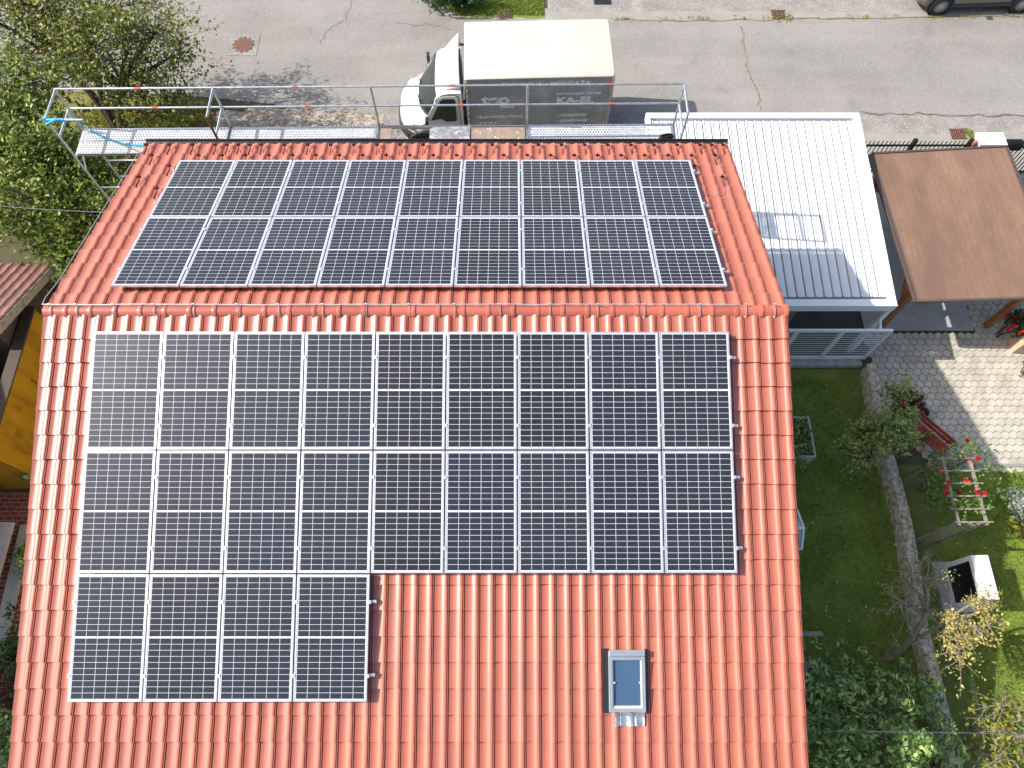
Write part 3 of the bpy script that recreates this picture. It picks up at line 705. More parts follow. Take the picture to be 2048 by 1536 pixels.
# ================================================================== SCAFFOLD
def scaffold():
    t = thing('scaffolding', 'galvanised scaffolding with guard rails and four deck bays along the rear eave', 'scaffolding', (2.7, 5.4, 0))
    xs = [-3.41, -.35, 2.71, 5.77, 8.83]; D = 5.08
    yo = lambda x: 5.42 + (x + 3.4) * .0115
    yi = lambda x: yo(x) - .73
    def pole(pts, nm='pole', r=.0242, m='galv'):
        b = MB(); b.tube(pts, r, 10); return b.build(nm, M[m], t, smooth=True)
    for i, x in enumerate(xs):
        o, n_ = yo(x), yi(x)
        pole([(x, o, .05), (x, o, D + 1.03)]); pole([(x, n_, .05), (x, n_, D + (1.03 if i in (0, 1, 4) else .02))], m='iron' if i == 1 else 'galv')
        for y in (o, n_):
            b = MB(); b.box((x, y, .035), (.15, .15, .03)); b.tube([(x, y, .04), (x, y, .2)], .019, 8); b.build('base_plate', M['galv'], t)
        for z in (D - .06, D - 2.06): pole([(x, o, z), (x, n_, z)], 'transom')
        pole([(x, o - .03, D - .45), (x, o - .35, D - .08)], 'bracket', .014); pole([(x, n_ + .03, D - .45), (x, n_ + .35, D - .08)], 'bracket', .014)
        if i in (0, 1, 4):
            pole([(x, o, D + 1.0), (x, n_, D + 1.0)], 'end_guard'); pole([(x, o, D + .52), (x, n_, D + .52)], 'end_guard')
    for i in range(4):
        a, c = xs[i], xs[i + 1]
        for z, o_ in ((D + 1.0, .035), (D + .5, .035)):
            r = pole([(a, yo(a) + o_ - .035 * 0, z), (c, yo(c) + o_ - .035 * 0, z)], 'guard_rail', .0205)
            f = .52 if z > D + .8 else .56
            b = MB(); xm = a + (c - a) * f; b.tube([(xm - .06, yo(xm) + o_, z), (xm + .06, yo(xm) + o_, z)], .0222, 10); 
            ob = b.build('red_band', M['redband'], r, smooth=True)
        if i == 0:
            pole([(a, yo(a), 1.0), (c, yo(c), 4.7)], 'brace', .02)
        for z in (D - .98, D - 1.5):
            pole([(a, yo(a), z), (c, yo(c), z)], 'guard_rail', .02)
    # lower frame at the left end
    pole([(-3.41 + .0, yi(-3.4), D - .98), (-3.41 + .9, yi(-3.4), D - .98)], 'guard_rail', .019)
    x = xs[0]; pole([(x + .02, yi(x) - .02, D + 1.0), (x + .72, yi(x) - .02, D + 1.0)], 'guard_stub')
    pole([(x + .03, yo(x) - .1, D + .5), (x + .06, yo(x) - .12, D + .06), (x + .45, yo(x) - .14, D + .04)], 'toe_bracket', .012)
    # decks
    def perf(i):
        a, c = xs[i] + .035, xs[i + 1] - .035; y0, y1 = yi(xs[i]) + .045, yo(xs[i]) - .02; ym = (y0 + y1) / 2; sk = .0115 * (c - a)
        root = None
        for p, q in ((y0, ym - .008), (ym + .008, y1)):
            b = MB(); b.add([(a + .05, p + .02, D), (c - .05, p + .02 + sk, D), (c - .05, q - .02 + sk, D), (a + .05, q - .02, D)], [(0, 1, 2, 3)])
            d = b.build('deck_plate', M['perf'], t)
            f = MB()
            for y in (p + .01, q - .01): f.beam((a, y, D - .03), (c, y + sk, D - .03), .02, .07)
            for x_ in (a + .025, c - .025): f.box((x_, (p + q) / 2 + (sk if x_ > a + 1 else 0), D - .02), (.05, q - p - .04, .046))
            for k in range(1, 6): xx = a + (c - a) * k / 6; f.box((xx, (p + q) / 2 + sk * k / 6, D - .04), (.03, q - p - .04, .03))
            f.build('deck_frame', M['galv'], d)
    for i in (0, 1, 3): perf(i)
    # third bay: plywood deck with an open hatch, its patterned lid folded over
    a, c = xs[2] + .04, xs[3] - .04; y0, y1 = yi(xs[2]) + .05, yo(xs[2]) - .02
    hx0, hx1 = at(783, 262, D).x, at(860, 262, D).x; lx1 = at(940, 262, D).x
    b = MB(); b.span((a, y0, D - .02), (hx0, y1, D)); b.span((hx1, y0, D - .02), (c, y1, D)); b.span((hx0, y0, D - .02), (hx1, y0 + .1, D - .001)); b.span((hx0, y1 - .06, D - .02), (hx1, y1, D - .001))
    dk = b.build('plywood_deck', M['ply'], t)
    b = MB()
    for y in (y0 - .012, y1 + .012): b.span((a, y - .01, D - .06), (c, y + .01, D + .006))
    b.build('deck_frame', M['galv'], dk)
    b = MB()
    rng = random.Random(2)
    for k in range(26):
        x, y = rng.uniform(lx1 + .05, c - .05), rng.uniform(y0 + .05, y1 - .05); b.lathe([(0, D + .003), (rng.uniform(.006, .014), D + .002)], (x, y, 0), n=7)
    b.build('plaster_spots', M['whitewall'], dk)
    b = MB(); b.box(((hx1 + lx1) / 2, (y0 + y1) / 2, D + .017), (lx1 - hx1, y1 - y0 - .06, .018)); b.build('hatch_lid', M['checker'], dk)
    return t
scaffold()
# blue strap tied to the scaffold end and lying across the first deck
b = MB()
def strap(pts, w=.035):
    for p, q in zip(pts, pts[1:]): b.beam(p, q, w, .006, (0, 0, 1))
D = 5.08
P = [Vector((-3.40, 4.60, 6.05)), Vector((-3.2, 4.64, 6.12)), Vector((-2.9, 4.7, 6.08)), Vector((-2.75, 4.80, 5.75))] + [at(*q, D + .03) for q in ((182, 262), (200, 272), (222, 280), (248, 287), (272, 290), (300, 289), (340, 288), (375, 289), (405, 282), (432, 284), (436, 287))]
strap(P); b.tube([(-3.41, 4.70, 5.96), (-3.41, 4.70, 6.12)], .045, 8); b.tube([(-3.36, 4.67, 6.08), (-3.05, 4.67, 6.08)], .034, 8)
tag(b.build('strap', M['blue'], None), 'light blue strap tied to the scaffold end and trailing over its first deck', 'strap', 'blue straps on the scaffolding')
b = MB(); x = -.35; y = 4.725
b.tube([(x, y, D + .02), (x + .01, y, D + .3)], .036, 8); strap([Vector((x, y + .02, D + .25)), Vector((x + .02, y - .1, D + .06)), Vector((x + .06, y - .2, D - .05))], .05)
tag(b.build('strap', M['blue'], None), 'blue strap wound round a rusty scaffold post between the first two decks', 'strap', 'blue straps on the scaffolding')
b = MB(); A, B = at(1318, 277, D), at(1346, 273, D); rng = random.Random(1)
for k in range(5):
    pts = []
    for i in range(17):
        a = 2 * math.pi * i / 16; c = (A + B) / 2; u = (B - A) / 2
        pts.append(c + u * math.cos(a) * (1 - .03 * k) + Vector((0, .07 * (1 - .1 * k), 0)) * math.sin(a) + Vector((0, 0, .012 + .011 * k)))
    b.tube(pts, .011, 6)
tag(b.build('cable_coil', M['black'], None, smooth=True), 'black coiled cable lying on the right end of the scaffold deck', 'cable')

# ================================================================== TRUCK
def wheel(parent, c, r, w, side, rimm, spokes=0):
    c = Vector(c); ax = Vector((0, side, 0))
    ty = MB(); pr = [(r * .62, -w / 2), (r * .9, -w / 2), (r * .985, -w * .38), (r, -w * .2), (r, w * .2), (r * .985, w * .38), (r * .9, w / 2), (r * .62, w / 2)]
    ty.lathe(pr, c, ax, 28); o = ty.build('wheel', M['tyre'], parent, smooth=True, angle=35)
    b = MB()
    if spokes:
        b.lathe([(r * .66, w * .44), (r * .60, w * .46), (r * .57, w * .30)], c, ax, 28)
        for k in range(spokes):
            for dd in (-.09, .09):
                a = 2 * math.pi * k / spokes + dd; a2 = a + dd * .9
                p = c + Vector((math.cos(a) * r * .1, side * w * .40, math.sin(a) * r * .1)); q = c + Vector((math.cos(a2) * r * .61, side * w * .43, math.sin(a2) * r * .61)); b.beam(p, q, r * .075, .02, (0, 1, 0))
        b.lathe([(0, w * .47), (r * .16, w * .45), (r * .18, w * .3)], c, ax, 16)
    else:
        b.lathe([(r * .64, w * .46), (r * .60, w * .48), (r * .56, w * .36), (r * .40, w * .30), (r * .30, w * .40), (0, w * .42)], c, ax, 28)
        for k in range(8):
            a = 2 * math.pi * k / 8; b.cur = 1; b.lathe([(r * .055, w * .36), (0, w * .365)], c + Vector((math.cos(a) * r * .48, 0, math.sin(a) * r * .48)), ax, 8); b.cur = 0
    b.build('rim', [rimm, M['tyre']] if not spokes else rimm, o, smooth=True)
    b = MB(); b.lathe([(r * .57, 0), (0, 0)], c, ax, 20); b.build('brake', M['plastic'], o)
    return o
def loft(prof, hw, ny, plan):
    """rows of points across the width for each profile point (x, z); hw(z) half width; plan(x, s) shifts x towards the ends"""
    rows = []
    for x, z in prof:
        rows.append([Vector((plan(x, z, -1 + 2 * j / ny), hw(x, z) * (-1 + 2 * j / ny), z)) for j in range(ny + 1)])
    return rows
def loft_faces(b, rows, caps=True):
    ny = len(rows[0]); vs = [p for r in rows for p in r]
    fs = [(i * ny + j, i * ny + j + 1, (i + 1) * ny + j + 1, (i + 1) * ny + j) for i in range(len(rows) - 1) for j in range(ny - 1)]
    if caps: fs += [tuple(i * ny for i in range(len(rows))), tuple(reversed([i * ny + ny - 1 for i in range(len(rows))]))]
    b.add(vs, fs)
def text(name, s, size, loc, rot, m, parent, wscale=1.0, bold=.0, ext=.003):
    cu = bpy.data.curves.new(name, 'FONT'); cu.body = s; cu.size = size; cu.offset = bold; cu.extrude = ext
    o = bpy.data.objects.new(name, cu); COL.objects.link(o)
    dg = bpy.context.evaluated_depsgraph_get(); me = bpy.data.meshes.new_from_object(o.evaluated_get(dg)); bpy.data.objects.remove(o)
    me.materials.clear(); me.materials.append(m); me.name = name
    k = bpy.data.objects.new(name, me); COL.objects.link(k); k.parent = parent; k.location = loc; k.rotation_euler = rot; k.scale = (wscale, 1, 1)
    WM[k.name] = WM[parent.name]
    return k
def truck():
    yaw = R(1.8); A = at(930, 159, 2.75); org = Vector((4.22, 10.33, 0.0))
    t = thing('box_truck', 'white box truck with dark grey lettered side and ivory roof parked on the street', 'truck', org, (0, 0, yaw))
    # local: x 0 = front wall of box, nose towards -x, y across
    L, Wd, z0, z1 = 3.88, 2.08, .78, 2.75; hw = Wd / 2
    b = MB(); b.span((.0, -hw + .02, z0), (L, hw - .02, z1 - .06)); body = b.build('cargo_box', M['boxside'], t, local=True)
    # roof panel: gently crowned with rounded edges
    b = MB(); rows = []
    pr = [(-hw - .006, -.075), (-hw - .006, -.04), (-hw + .03, -.012), (-hw + .12, .0), (-hw * .4, .022), (0, .03), (hw * .4, .022), (hw - .12, .0), (hw - .03, -.012), (hw + .006, -.04), (hw + .006, -.075)]
    for x, dz in ((-.015, -.12), (-.015, -.04), (.01, -.008), (.06, 0), (L * .33, .004), (L * .66, .002), (L - .05, 0), (L - .005, -.008), (L + .012, -.04), (L + .012, -.12)):
        rows.append([Vector((x, y, z1 + z + (dz if abs(y) < hw - .01 or dz > -.05 else 0))) for y, z in pr])
    loft_faces(b, rows, False); b.build('roof_panel', M['boxtop'], body, smooth=True, local=True, angle=50)
    for x in (.02, L - .02):
        for y in (-hw, hw):
            b = MB(); b.box((x, y, (z0 + z1 - .1) / 2), (.07, .05, z1 - z0 - .12)); cpst = b.build('corner_post', M['postmat'], body, local=True)
            for k in range(9):
                if y < 0:
                    b = MB(); b.box((x, -hw - .030, z0 + .15 + k * .2), (.05, .012, .05)); b.build('buckle', M['postmat'], body, local=True)
    for y in (-hw + .005, hw - .005):
        b = MB(); b.box((L / 2, y, z0 + .02), (L - .08, .04, .08)); b.build('side_rail', M['postmat'], body, local=True)
    # lettering on the near side
    ysd = -hw + .016; rt = (R(90), 0, 0); P_ = M['letters']
    def T(s, size, px, py, ws=1.15, bold=.004):
        # where the photograph shows the left end of the baseline
        d = (at(px, py, 1.0) - CAM); n = Vector((-math.sin(yaw), math.cos(yaw), 0)); o = org + Matrix.Rotation(yaw, 3, 'Z') @ Vector((0, ysd, 0))
        p = CAM + d * ((o - CAM).dot(n) / d.dot(n)); lp = WM[t.name].inverted() @ p
        return text('lettering', s, size, (lp.x, ysd, lp.z), rt, P_, body, ws, bold)
    T('TRGOVINA • MONTAŽA', .150, 1003, 172.5, 1.42, .006)
    T('INSTALACIJSKI CENTER', .10, 1112, 190, 1.16, .003); T('KA-EL', .30, 1112, 207, 1.28, .012)
    T('• ELEKTROMATERIAL', .115, 952, 237, 1.22, .004); T('• SVETILA', .115, 952, 249, 1.22, .004); T('• VODOVOD', .115, 1114, 233, 1.22, .004); T('• OGREVANJE', .115, 1114, 244, 1.22, .004)
    T('teo', .42, 964, 208, 1.30, .018); T('gim', .20, 1000, 216, 1.3, .010)
    for px0, px1, pya, pyb in ((1112, 1196, 210, 228), (1200, 1225, 193, 204), (985, 1012, 214, 224), (1058, 1088, 205, 222)):
        pass
    b = MB()
    for x in (.62, 1.28, 1.94, 2.60, 3.26): b.box((x, -hw + .0185, (z0 + z1 - .1) / 2), (.012, .003, z1 - z0 - .12))
    for k in range(48):
        for z in (z0 + .1, z1 - .14): b.box((.08 + k * (L - .16) / 47, -hw + .0175, z), (.014, .006, .014))
    b.build('seam', M['postmat'], body, local=True)
    # chassis
    b = MB(); b.span((-1.6, -.4, .42), (L - .1, -.28, .62)); b.span((-1.6, .28, .42), (L - .1, .4, .62)); b.span((.1, -hw + .1, .62), (L - .05, hw - .1, .775)); b.span((-1.75, -.85, .35), (-.1, .85, .62)); b.build('chassis', M['plastic'], t, local=True)
    b = MB(); b.span((L - .02, -hw + .05, .42), (L + .05, hw - .05, .60)); b.build('bumper', M['plastic'], t, local=True)
    # cab
    prof = [(-1.92, .38), (-1.97, .55), (-1.97, .78), (-1.93, .98), (-1.80, 1.10), (-1.62, 1.19), (-1.44, 1.28), (-1.36, 1.34), (-1.14, 1.64), (-.94, 1.90), (-.84, 2.01), (-.68, 2.09), (-.45, 2.13), (-.16, 2.13), (-.13, 2.05), (-.12, .46)]
    cw = lambda x, z: .99 - max(0, z - 1.25) * .155 - (.05 if x < -1.85 else 0)
    cpl = lambda x, z, s: x + (.50 * abs(s) ** 3.2 * max(0, min(1, (-x - .75) / .9)) if x < -.75 else 0) - (0)
    rows = loft(prof, cw, 16, cpl)
    for r in rows:
        for j, p in enumerate(r):
            s = -1 + 2 * j / 16; p.z -= .06 * abs(s) ** 4 * (1 if p.z > 1.9 else (.6 if p.z > 1.05 and p.x < -1.3 else 0))
    b = MB(); loft_faces(b, rows); b.add([rows[0][j] for j in range(17)] + [rows[-1][j] for j in range(17)], [(j, 17 + j, 18 + j, j + 1) for j in range(16)])
    cab = b.build('cab', M['carwhite'], t, smooth=True, local=True, angle=38)
    def strip(i0, i1, j0, j1, off, nm, m, par):
        b = MB(); sub = []
        for i in range(len(rows)): pass
        seq = []
        for k in range(7):
            f = i0 + (i1 - i0) * k / 6; i = min(int(f), len(rows) - 2); q = f - i; row = []
            for l in range(15):
                g = j0 + (j1 - j0) * l / 14; j = min(int(g), 15); w = g - j
                a = rows[i][j].lerp(rows[i][j + 1], w); c = rows[i + 1][j].lerp(rows[i + 1][j + 1], w); row.append(a.lerp(c, q) + Vector(off))
            seq.append(row)
        loft_faces(b, seq, False); return b.build(nm, m, par, smooth=True, local=True)
    ws = strip(7.15, 9.85, .55, 15.45, (-.010, 0, .008), 'windscreen', M['glassdark'], cab)
    strip(6.75, 7.2, .5, 15.5, (-.008, 0, .012), 'wiper_cowl', M['plastic'], cab)
    b = MB(); 
    for y0, y1 in ((-.15, -.75), (.55, -.05)): b.beam((-1.40, y0, 1.36), (-1.30 + .06, y1, 1.50), .02, .02)
    b.build('wiper', M['black'], ws, local=True)
    for sd in (-1, 1):
        def side(poly, off, nm, m, par):
            b = MB(); vs = [(x, sd * (cw(x, z) + off - .06 * 0), z) for x, z in poly]; n = len(vs)
            vs2 = [(x, y - sd * .02, z) for x, y, z in vs]
            f = [tuple(range(n)), tuple(reversed(range(n, 2 * n)))] + [(i, (i + 1) % n, n + (i + 1) % n, n + i) for i in range(n)]
            b.add(vs + vs2, f); return b.build(nm, m, par, local=True)
        dr = side([(-1.12, .62), (-.22, .62), (-.22, 1.2), (-.24, 1.92), (-.30, 1.99), (-.66, 1.99), (-.78, 1.93), (-1.14, 1.36), (-1.16, 1.2)], .012, 'door', M['carwhite'], cab)
        side([(-1.02, 1.27), (-.72, 1.32), (-.62, 1.22), (-.34, 1.22), (-.31, 1.28), (-.31, 1.86), (-.36, 1.92), (-.62, 1.92), (-.72, 1.87)], .022, 'side_window', M['glassdark'], dr)
        b = MB(); q = [(-1.14, .60), (-.20, .60), (-.20, 1.2), (-.22, 1.94), (-.28, 2.01), (-.67, 2.01), (-.80, 1.95), (-1.17, 1.36)]
        for (xa_, za_), (xb_, zb_) in zip(q, q[1:] + q[:1]): b.beam((xa_, sd * (cw(xa_, za_) + .003), za_), (xb_, sd * (cw(xb_, zb_) + .003), zb_), .014, .008, (0, 1, 0))
        b.build('door_seal', M['black'], dr, local=True)
        b = MB(); b.box((-.38, sd * 1.02, 1.06), (.13, .02, .05)); b.build('handle', M['plastic'], dr, local=True)
        b = MB(); b.beam((-1.08, sd * 1.0, 1.34), (-1.12, sd * 1.16, 1.38), .04, .03); b.box((-1.12, sd * 1.22, 1.42), (.08, .19, .26)); b.build('mirror', M['plastic'], cab, local=True, bevel=.02)
        b = MB(); b.box((-1.60, sd * .80, .93), (.26, .22, .15), Matrix.Rotation(sd * R(-32), 3, 'Z') @ Matrix.Rotation(R(-25), 3, 'Y')); b.build('headlight', M['lamp'], cab, local=True, bevel=.03)
    # bumper and wheel arch
    fb = loft([(-2.0, .34), (-2.05, .45), (-2.04, .62), (-1.96, .70)], lambda x, z: 1.0, 16, lambda x, z, s: x + .55 * abs(s) ** 3.2)
    b = MB(); loft_faces(b, fb, False); b.build('front_bumper', M['plastic'], t, smooth=True, local=True)
    for sd in (-1, 1):
        b = MB(); pts = [Vector((-1.28 + .43 * math.cos(R(a)), sd * 1.0, .36 + .43 * math.sin(R(a)))) for a in range(-5, 186, 10)]
        for p, q in zip(pts, pts[1:]): b.beam(p, q, .09, .06, (0, 1, 0))
        b.build('wheel_arch', M['plastic'], cab, local=True)
    # wind deflector: shell rising from the cab roof to the top of the box
    def shell(off):
        out = []
        for k in range(9):
            f = k / 8; row = []
            for j in range(17):
                s = -1 + 2 * j / 16; w = .74 + .04 * f
                z = 2.11 + off + .66 * (f ** .85) * (1 - .80 * abs(s) ** 16) ; x = -.80 + .62 * f + .22 * abs(s) ** 3 * (1 - f) - off * .4
                row.append(Vector((x, w * s, z - .02 * abs(s) ** 3)))
            out.append(row)
        return out
    so, si = shell(.0), shell(-.05); b = MB(); loft_faces(b, so, False); loft_faces(b, [list(r) for r in reversed(si)], False)
    b.add(so[-1] + si[-1], [(j, 17 + j, 18 + j, j + 1) for j in range(16)]); b.build('wind_deflector', M['carwhite'], t, smooth=True, local=True, angle=60)
    b = MB(); b.span((-.42, -.70, 2.08), (-.16, .70, 2.16)); b.beam((-.2, -.5, 2.1), (-.2, -.5, 2.6), .03, .03); b.beam((-.2, .5, 2.1), (-.2, .5, 2.6), .03, .03); b.beam((-.2, .9, 2.12), (.0, .9, 2.12), .05, .05); b.build('deflector_stay', M['plastic'], t, local=True)
    for sd in (-1, 1):
        wheel_local(t, (-1.28, sd * .90, .34), .34, .22, sd, M['rim']); wheel_local(t, (2.6, sd * .86, .34), .34, .30, sd, M['rim'])
    return t
def wheel_local(t, c, r, w, sd, m, spokes=0):
    Mx = WM[t.name]; sv = Mx.copy(); WM[t.name] = Matrix.Identity(4); wheel(t, c, r, w, sd, m, spokes); WM[t.name] = sv
M['postmat'] = mat('scuffed_white_post', (.50, .46, .38), .6, .1, .4, .3, 14)
truck()

# ================================================================== PARKED CAR
def car():
    t = thing('parked_car', 'dark olive grey car parked on the rough apron across the street', 'car', (20.5, 15.93, 0), (0, 0, R(2.2)))
    prof = [(-2.10, .30), (-2.22, .42), (-2.23, .60), (-2.17, .74), (-1.95, .84), (-1.55, .93), (-1.15, .99), (-.98, 1.03), (-.60, 1.24), (-.28, 1.40), (-.02, 1.47), (.45, 1.50), (.95, 1.47), (1.45, 1.38), (1.90, 1.12), (2.10, 1.0), (2.20, .90), (2.24, .70), (2.20, .45), (2.10, .30)]
    hw = lambda x, z: .90 - max(0, z - .88) * .32 - (.03 if z < .42 else 0)
    pl = lambda x, z, s: x + (.34 * abs(s) ** 3.5 * max(0, min(1, (-x - .9) / 1.1)) - .30 * abs(s) ** 3.5 * max(0, min(1, (x - 1.2) / .9)))
    rows = loft(prof, hw, 14, pl); b = MB(); loft_faces(b, rows); b.build('body', M['cargrey'], t, smooth=True, local=True, angle=40)
    b = MB(); b.span((-1.7, -.82, .2), (1.7, .82, .34)); b.build('underbody', M['plastic'], t, local=True)
    for sd in (-1, 1):
        b = MB(); b.add([(x, sd * (hw(x, z) + .006), z) for x, z in [(-.86, 1.02), (-.5, 1.22), (-.2, 1.36), (.45, 1.42), (1.0, 1.38), (1.5, 1.22), (1.55, 1.05)]], [tuple(range(7))]); b.build('side_window', M['glassdark'], t, local=True)
        b = MB(); b.box((0, sd * .885, .33), (2.0, .05, .12)); b.build('sill', M['plastic'], t, local=True)
        for x in (-1.35, 1.30):
            b = MB(); b.lathe([(.40, -.02), (.40, .012), (0, .013)], (x, sd * .895, .345), (0, sd, 0), 28); b.build('wheel_arch', M['black'], t, local=True)
            wheel_local(t, (x, sd * .835, .335), .335, .215, sd, M['rim'], 9)
        b = MB(); b.box((-2.0, sd * .62, .78), (.32, .34, .12), Matrix.Rotation(sd * R(-35), 3, 'Z')); b.build('headlight', M['lamp'], t, local=True, bevel=.03)
        b = MB(); b.box((-.75, sd * .99, 1.05), (.12, .17, .12)); b.build('mirror', M['cargrey'], t, local=True, bevel=.03)
        b = MB(); b.box((-.02, sd * .905, .85), (.16, .03, .03)); b.box((.95, sd * .905, .87), (.16, .03, .03)); b.build('handle', M['cargrey'], t, local=True)
    for i0, i1, nm in ((7.1, 9.8, 'windscreen'), (12.6, 13.9, 'rear_window')):
        b = MB(); seq = []
        for k in range(5):
            f = i0 + (i1 - i0) * k / 4; i = int(f); q = f - i; seq.append([rows[i][j].lerp(rows[i + 1][j], q) + Vector((-.004 if i < 10 else .004, 0, .007)) for j in range(1, 14)])
        loft_faces(b, seq, False); b.build(nm, M['glassdark'], t, smooth=True, local=True)
car()

# ================================================================== PERGOLA
def pergola():
    z = 2.4; A, B, C_, Dn = at(1290, 225, z), at(1718, 224, z), at(1796, 612, z), at(1573, 614, z)
    x0 = 8.92; y1 = A.y; y0 = C_.y
    xr1, xr0 = B.x, C_.x
    t = thing('pergola', 'white metal pergola with ribbed flat roof beside the house gable', 'pergola', (11.5, 5.5, 0))
    ed = .22
    b = MB(); tr = MB(); tr.add([(x0 + .1, y0 + ed - .02, z - .13), (xr0 - .15, y0 + ed - .02, z - .13), (xr1 - .15, y1 - ed + .04, z - .13), (x0 + .1, y1 - ed + .04, z - .13)], [(0, 1, 2, 3)])
    f = MB()
    def slab(p, q, w, zt, h):
        f.beam((p[0], p[1], zt - h / 2), (q[0], q[1], zt - h / 2), w, h)
    slab((x0, y0 + .09), (xr0, y0 + .09), .18, z, .24); slab((x0, y1 - .09), (xr1, y1 - .09), .18, z - .004, .24)
    slab((xr0 - .08, y0 + .18), (xr1 - .08, y1 - .18), .16, z - .002, .235); slab((x0 + .05, y0 + .18), (x0 + .05, y1 - .18), .1, z - .002, .235)
    fo = f.build('frame', M['white'], t, bevel=.006)
    n = 24
    for k in range(n):
        def X(u, top): return x0 + .1 + ((xr1 if top else xr0) - .15 - x0 - .1) * u
        u0, u1 = k / n, (k + 1) / n; g = .036; ya, yb = y0 + ed + .05, y1 - ed - .02
        v = [(X(u0, 0) + g, ya, z - .05), (X(u1, 0), ya, z - .05), (X(u1, 1), yb, z - .05), (X(u0, 1) + g, yb, z - .05)]
        b.add(v + [(p[0], p[1], p[2] - .04) for p in v], [(0, 1, 2, 3), (7, 6, 5, 4), (0, 4, 5, 1), (1, 5, 6, 2), (2, 6, 7, 3), (3, 7, 4, 0)])
        b.beam((X(u0, 0) + g + .012, ya, z - .037), (X(u0, 1) + g + .012, yb, z - .037), .024, .026)
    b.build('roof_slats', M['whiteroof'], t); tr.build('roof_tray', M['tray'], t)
    for x, y in ((xr0 - .07, y0 + .08), (xr1 - .09, y1 - .1), (xr0 * .5 + xr1 * .5 - .07, (y0 + y1) / 2), (9.62, y0 + .08), (9.62, y1 - .1)):
        b = MB(); b.span((x - .06, y - .06, 0), (x + .06, y + .06, z - .245)); b.build('post', M['white'], t)
    return xr0, y0
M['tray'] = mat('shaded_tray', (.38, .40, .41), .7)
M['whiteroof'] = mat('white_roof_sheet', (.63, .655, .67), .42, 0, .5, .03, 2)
PX, PY = pergola()
def railing():
    y = PY - .26; x0, x1 = 9.3, at(1786, 656, 1.75).x; zb, zt = .24, 1.75
    t = thing('railing', 'white railing of thin horizontal bars in front of the pergola', 'railing', (11.8, y, 0))
    b = MB(); b.span((x0, y - .03, zt - .07), (x1, y + .03, zt)); b.span((x0, y - .03, zb), (x1, y + .03, zb + .08)); 
    for x in (x1 - .035, x1 - 1.13, x1 - 2.20, x1 - 3.3, x1 - 4.4):
        b.span((x - .05 + (.015 if x > x1 - .1 else 0), y - .024, zb + .08), (x + .05 - (.015 if x > x1 - .1 else 0), y + .024, zt - .07))
    b.build('frame', M['white'], t)
    n = 12
    for k in range(n):
        z = zb + .08 + (zt - zb - .15) * (k + .7) / (n + .4); b = MB(); b.span((x0, y - .006, z - .007), (x1 - .06, y + .006, z + .007)); b.build('bar', M['white'], t)
    for x in (x1 - 3.0, x1 - .55):
        b = MB(); b.span((x - .025, y - .02, 0), (x + .025, y + .02, zb)); b.build('leg', M['white'], t)
    b = MB(); b.beam((x1 - .28, y + .03, zt - .05), (PX - .07, PY + .03, zt - .05), .05, .05); b.build('wall_bracket', M['white'], t)
railing()
b = MB(); b.span((9.25, PY - .42, 0), (14.28, PY - .18, .16)); tag(b.build('stone_kerb', M['stone'], None, bevel=.015), 'low stone kerb beneath the white railing at the edge of the shaded lawn', 'kerb')
# storage under the pergola
t = thing('garden_cabinet', 'brown wooden cabinet in the shade under the white pergola', 'cabinet', (11.9, 3.9, 0))
b = MB(); b.span((11.55, 3.5, .05), (12.6, 4.1, .9)); b.build('carcass', M['ply'], t, bevel=.01)
b = MB(); b.span((11.5, 3.45, .902), (12.65, 4.12, .94)); b.build('top', M['ply'], t)
for x in (11.6, 12.09):
    b = MB(); b.span((x, 3.478, .1), (x + .46, 3.497, .86)); b.build('door', M['ply'], t)

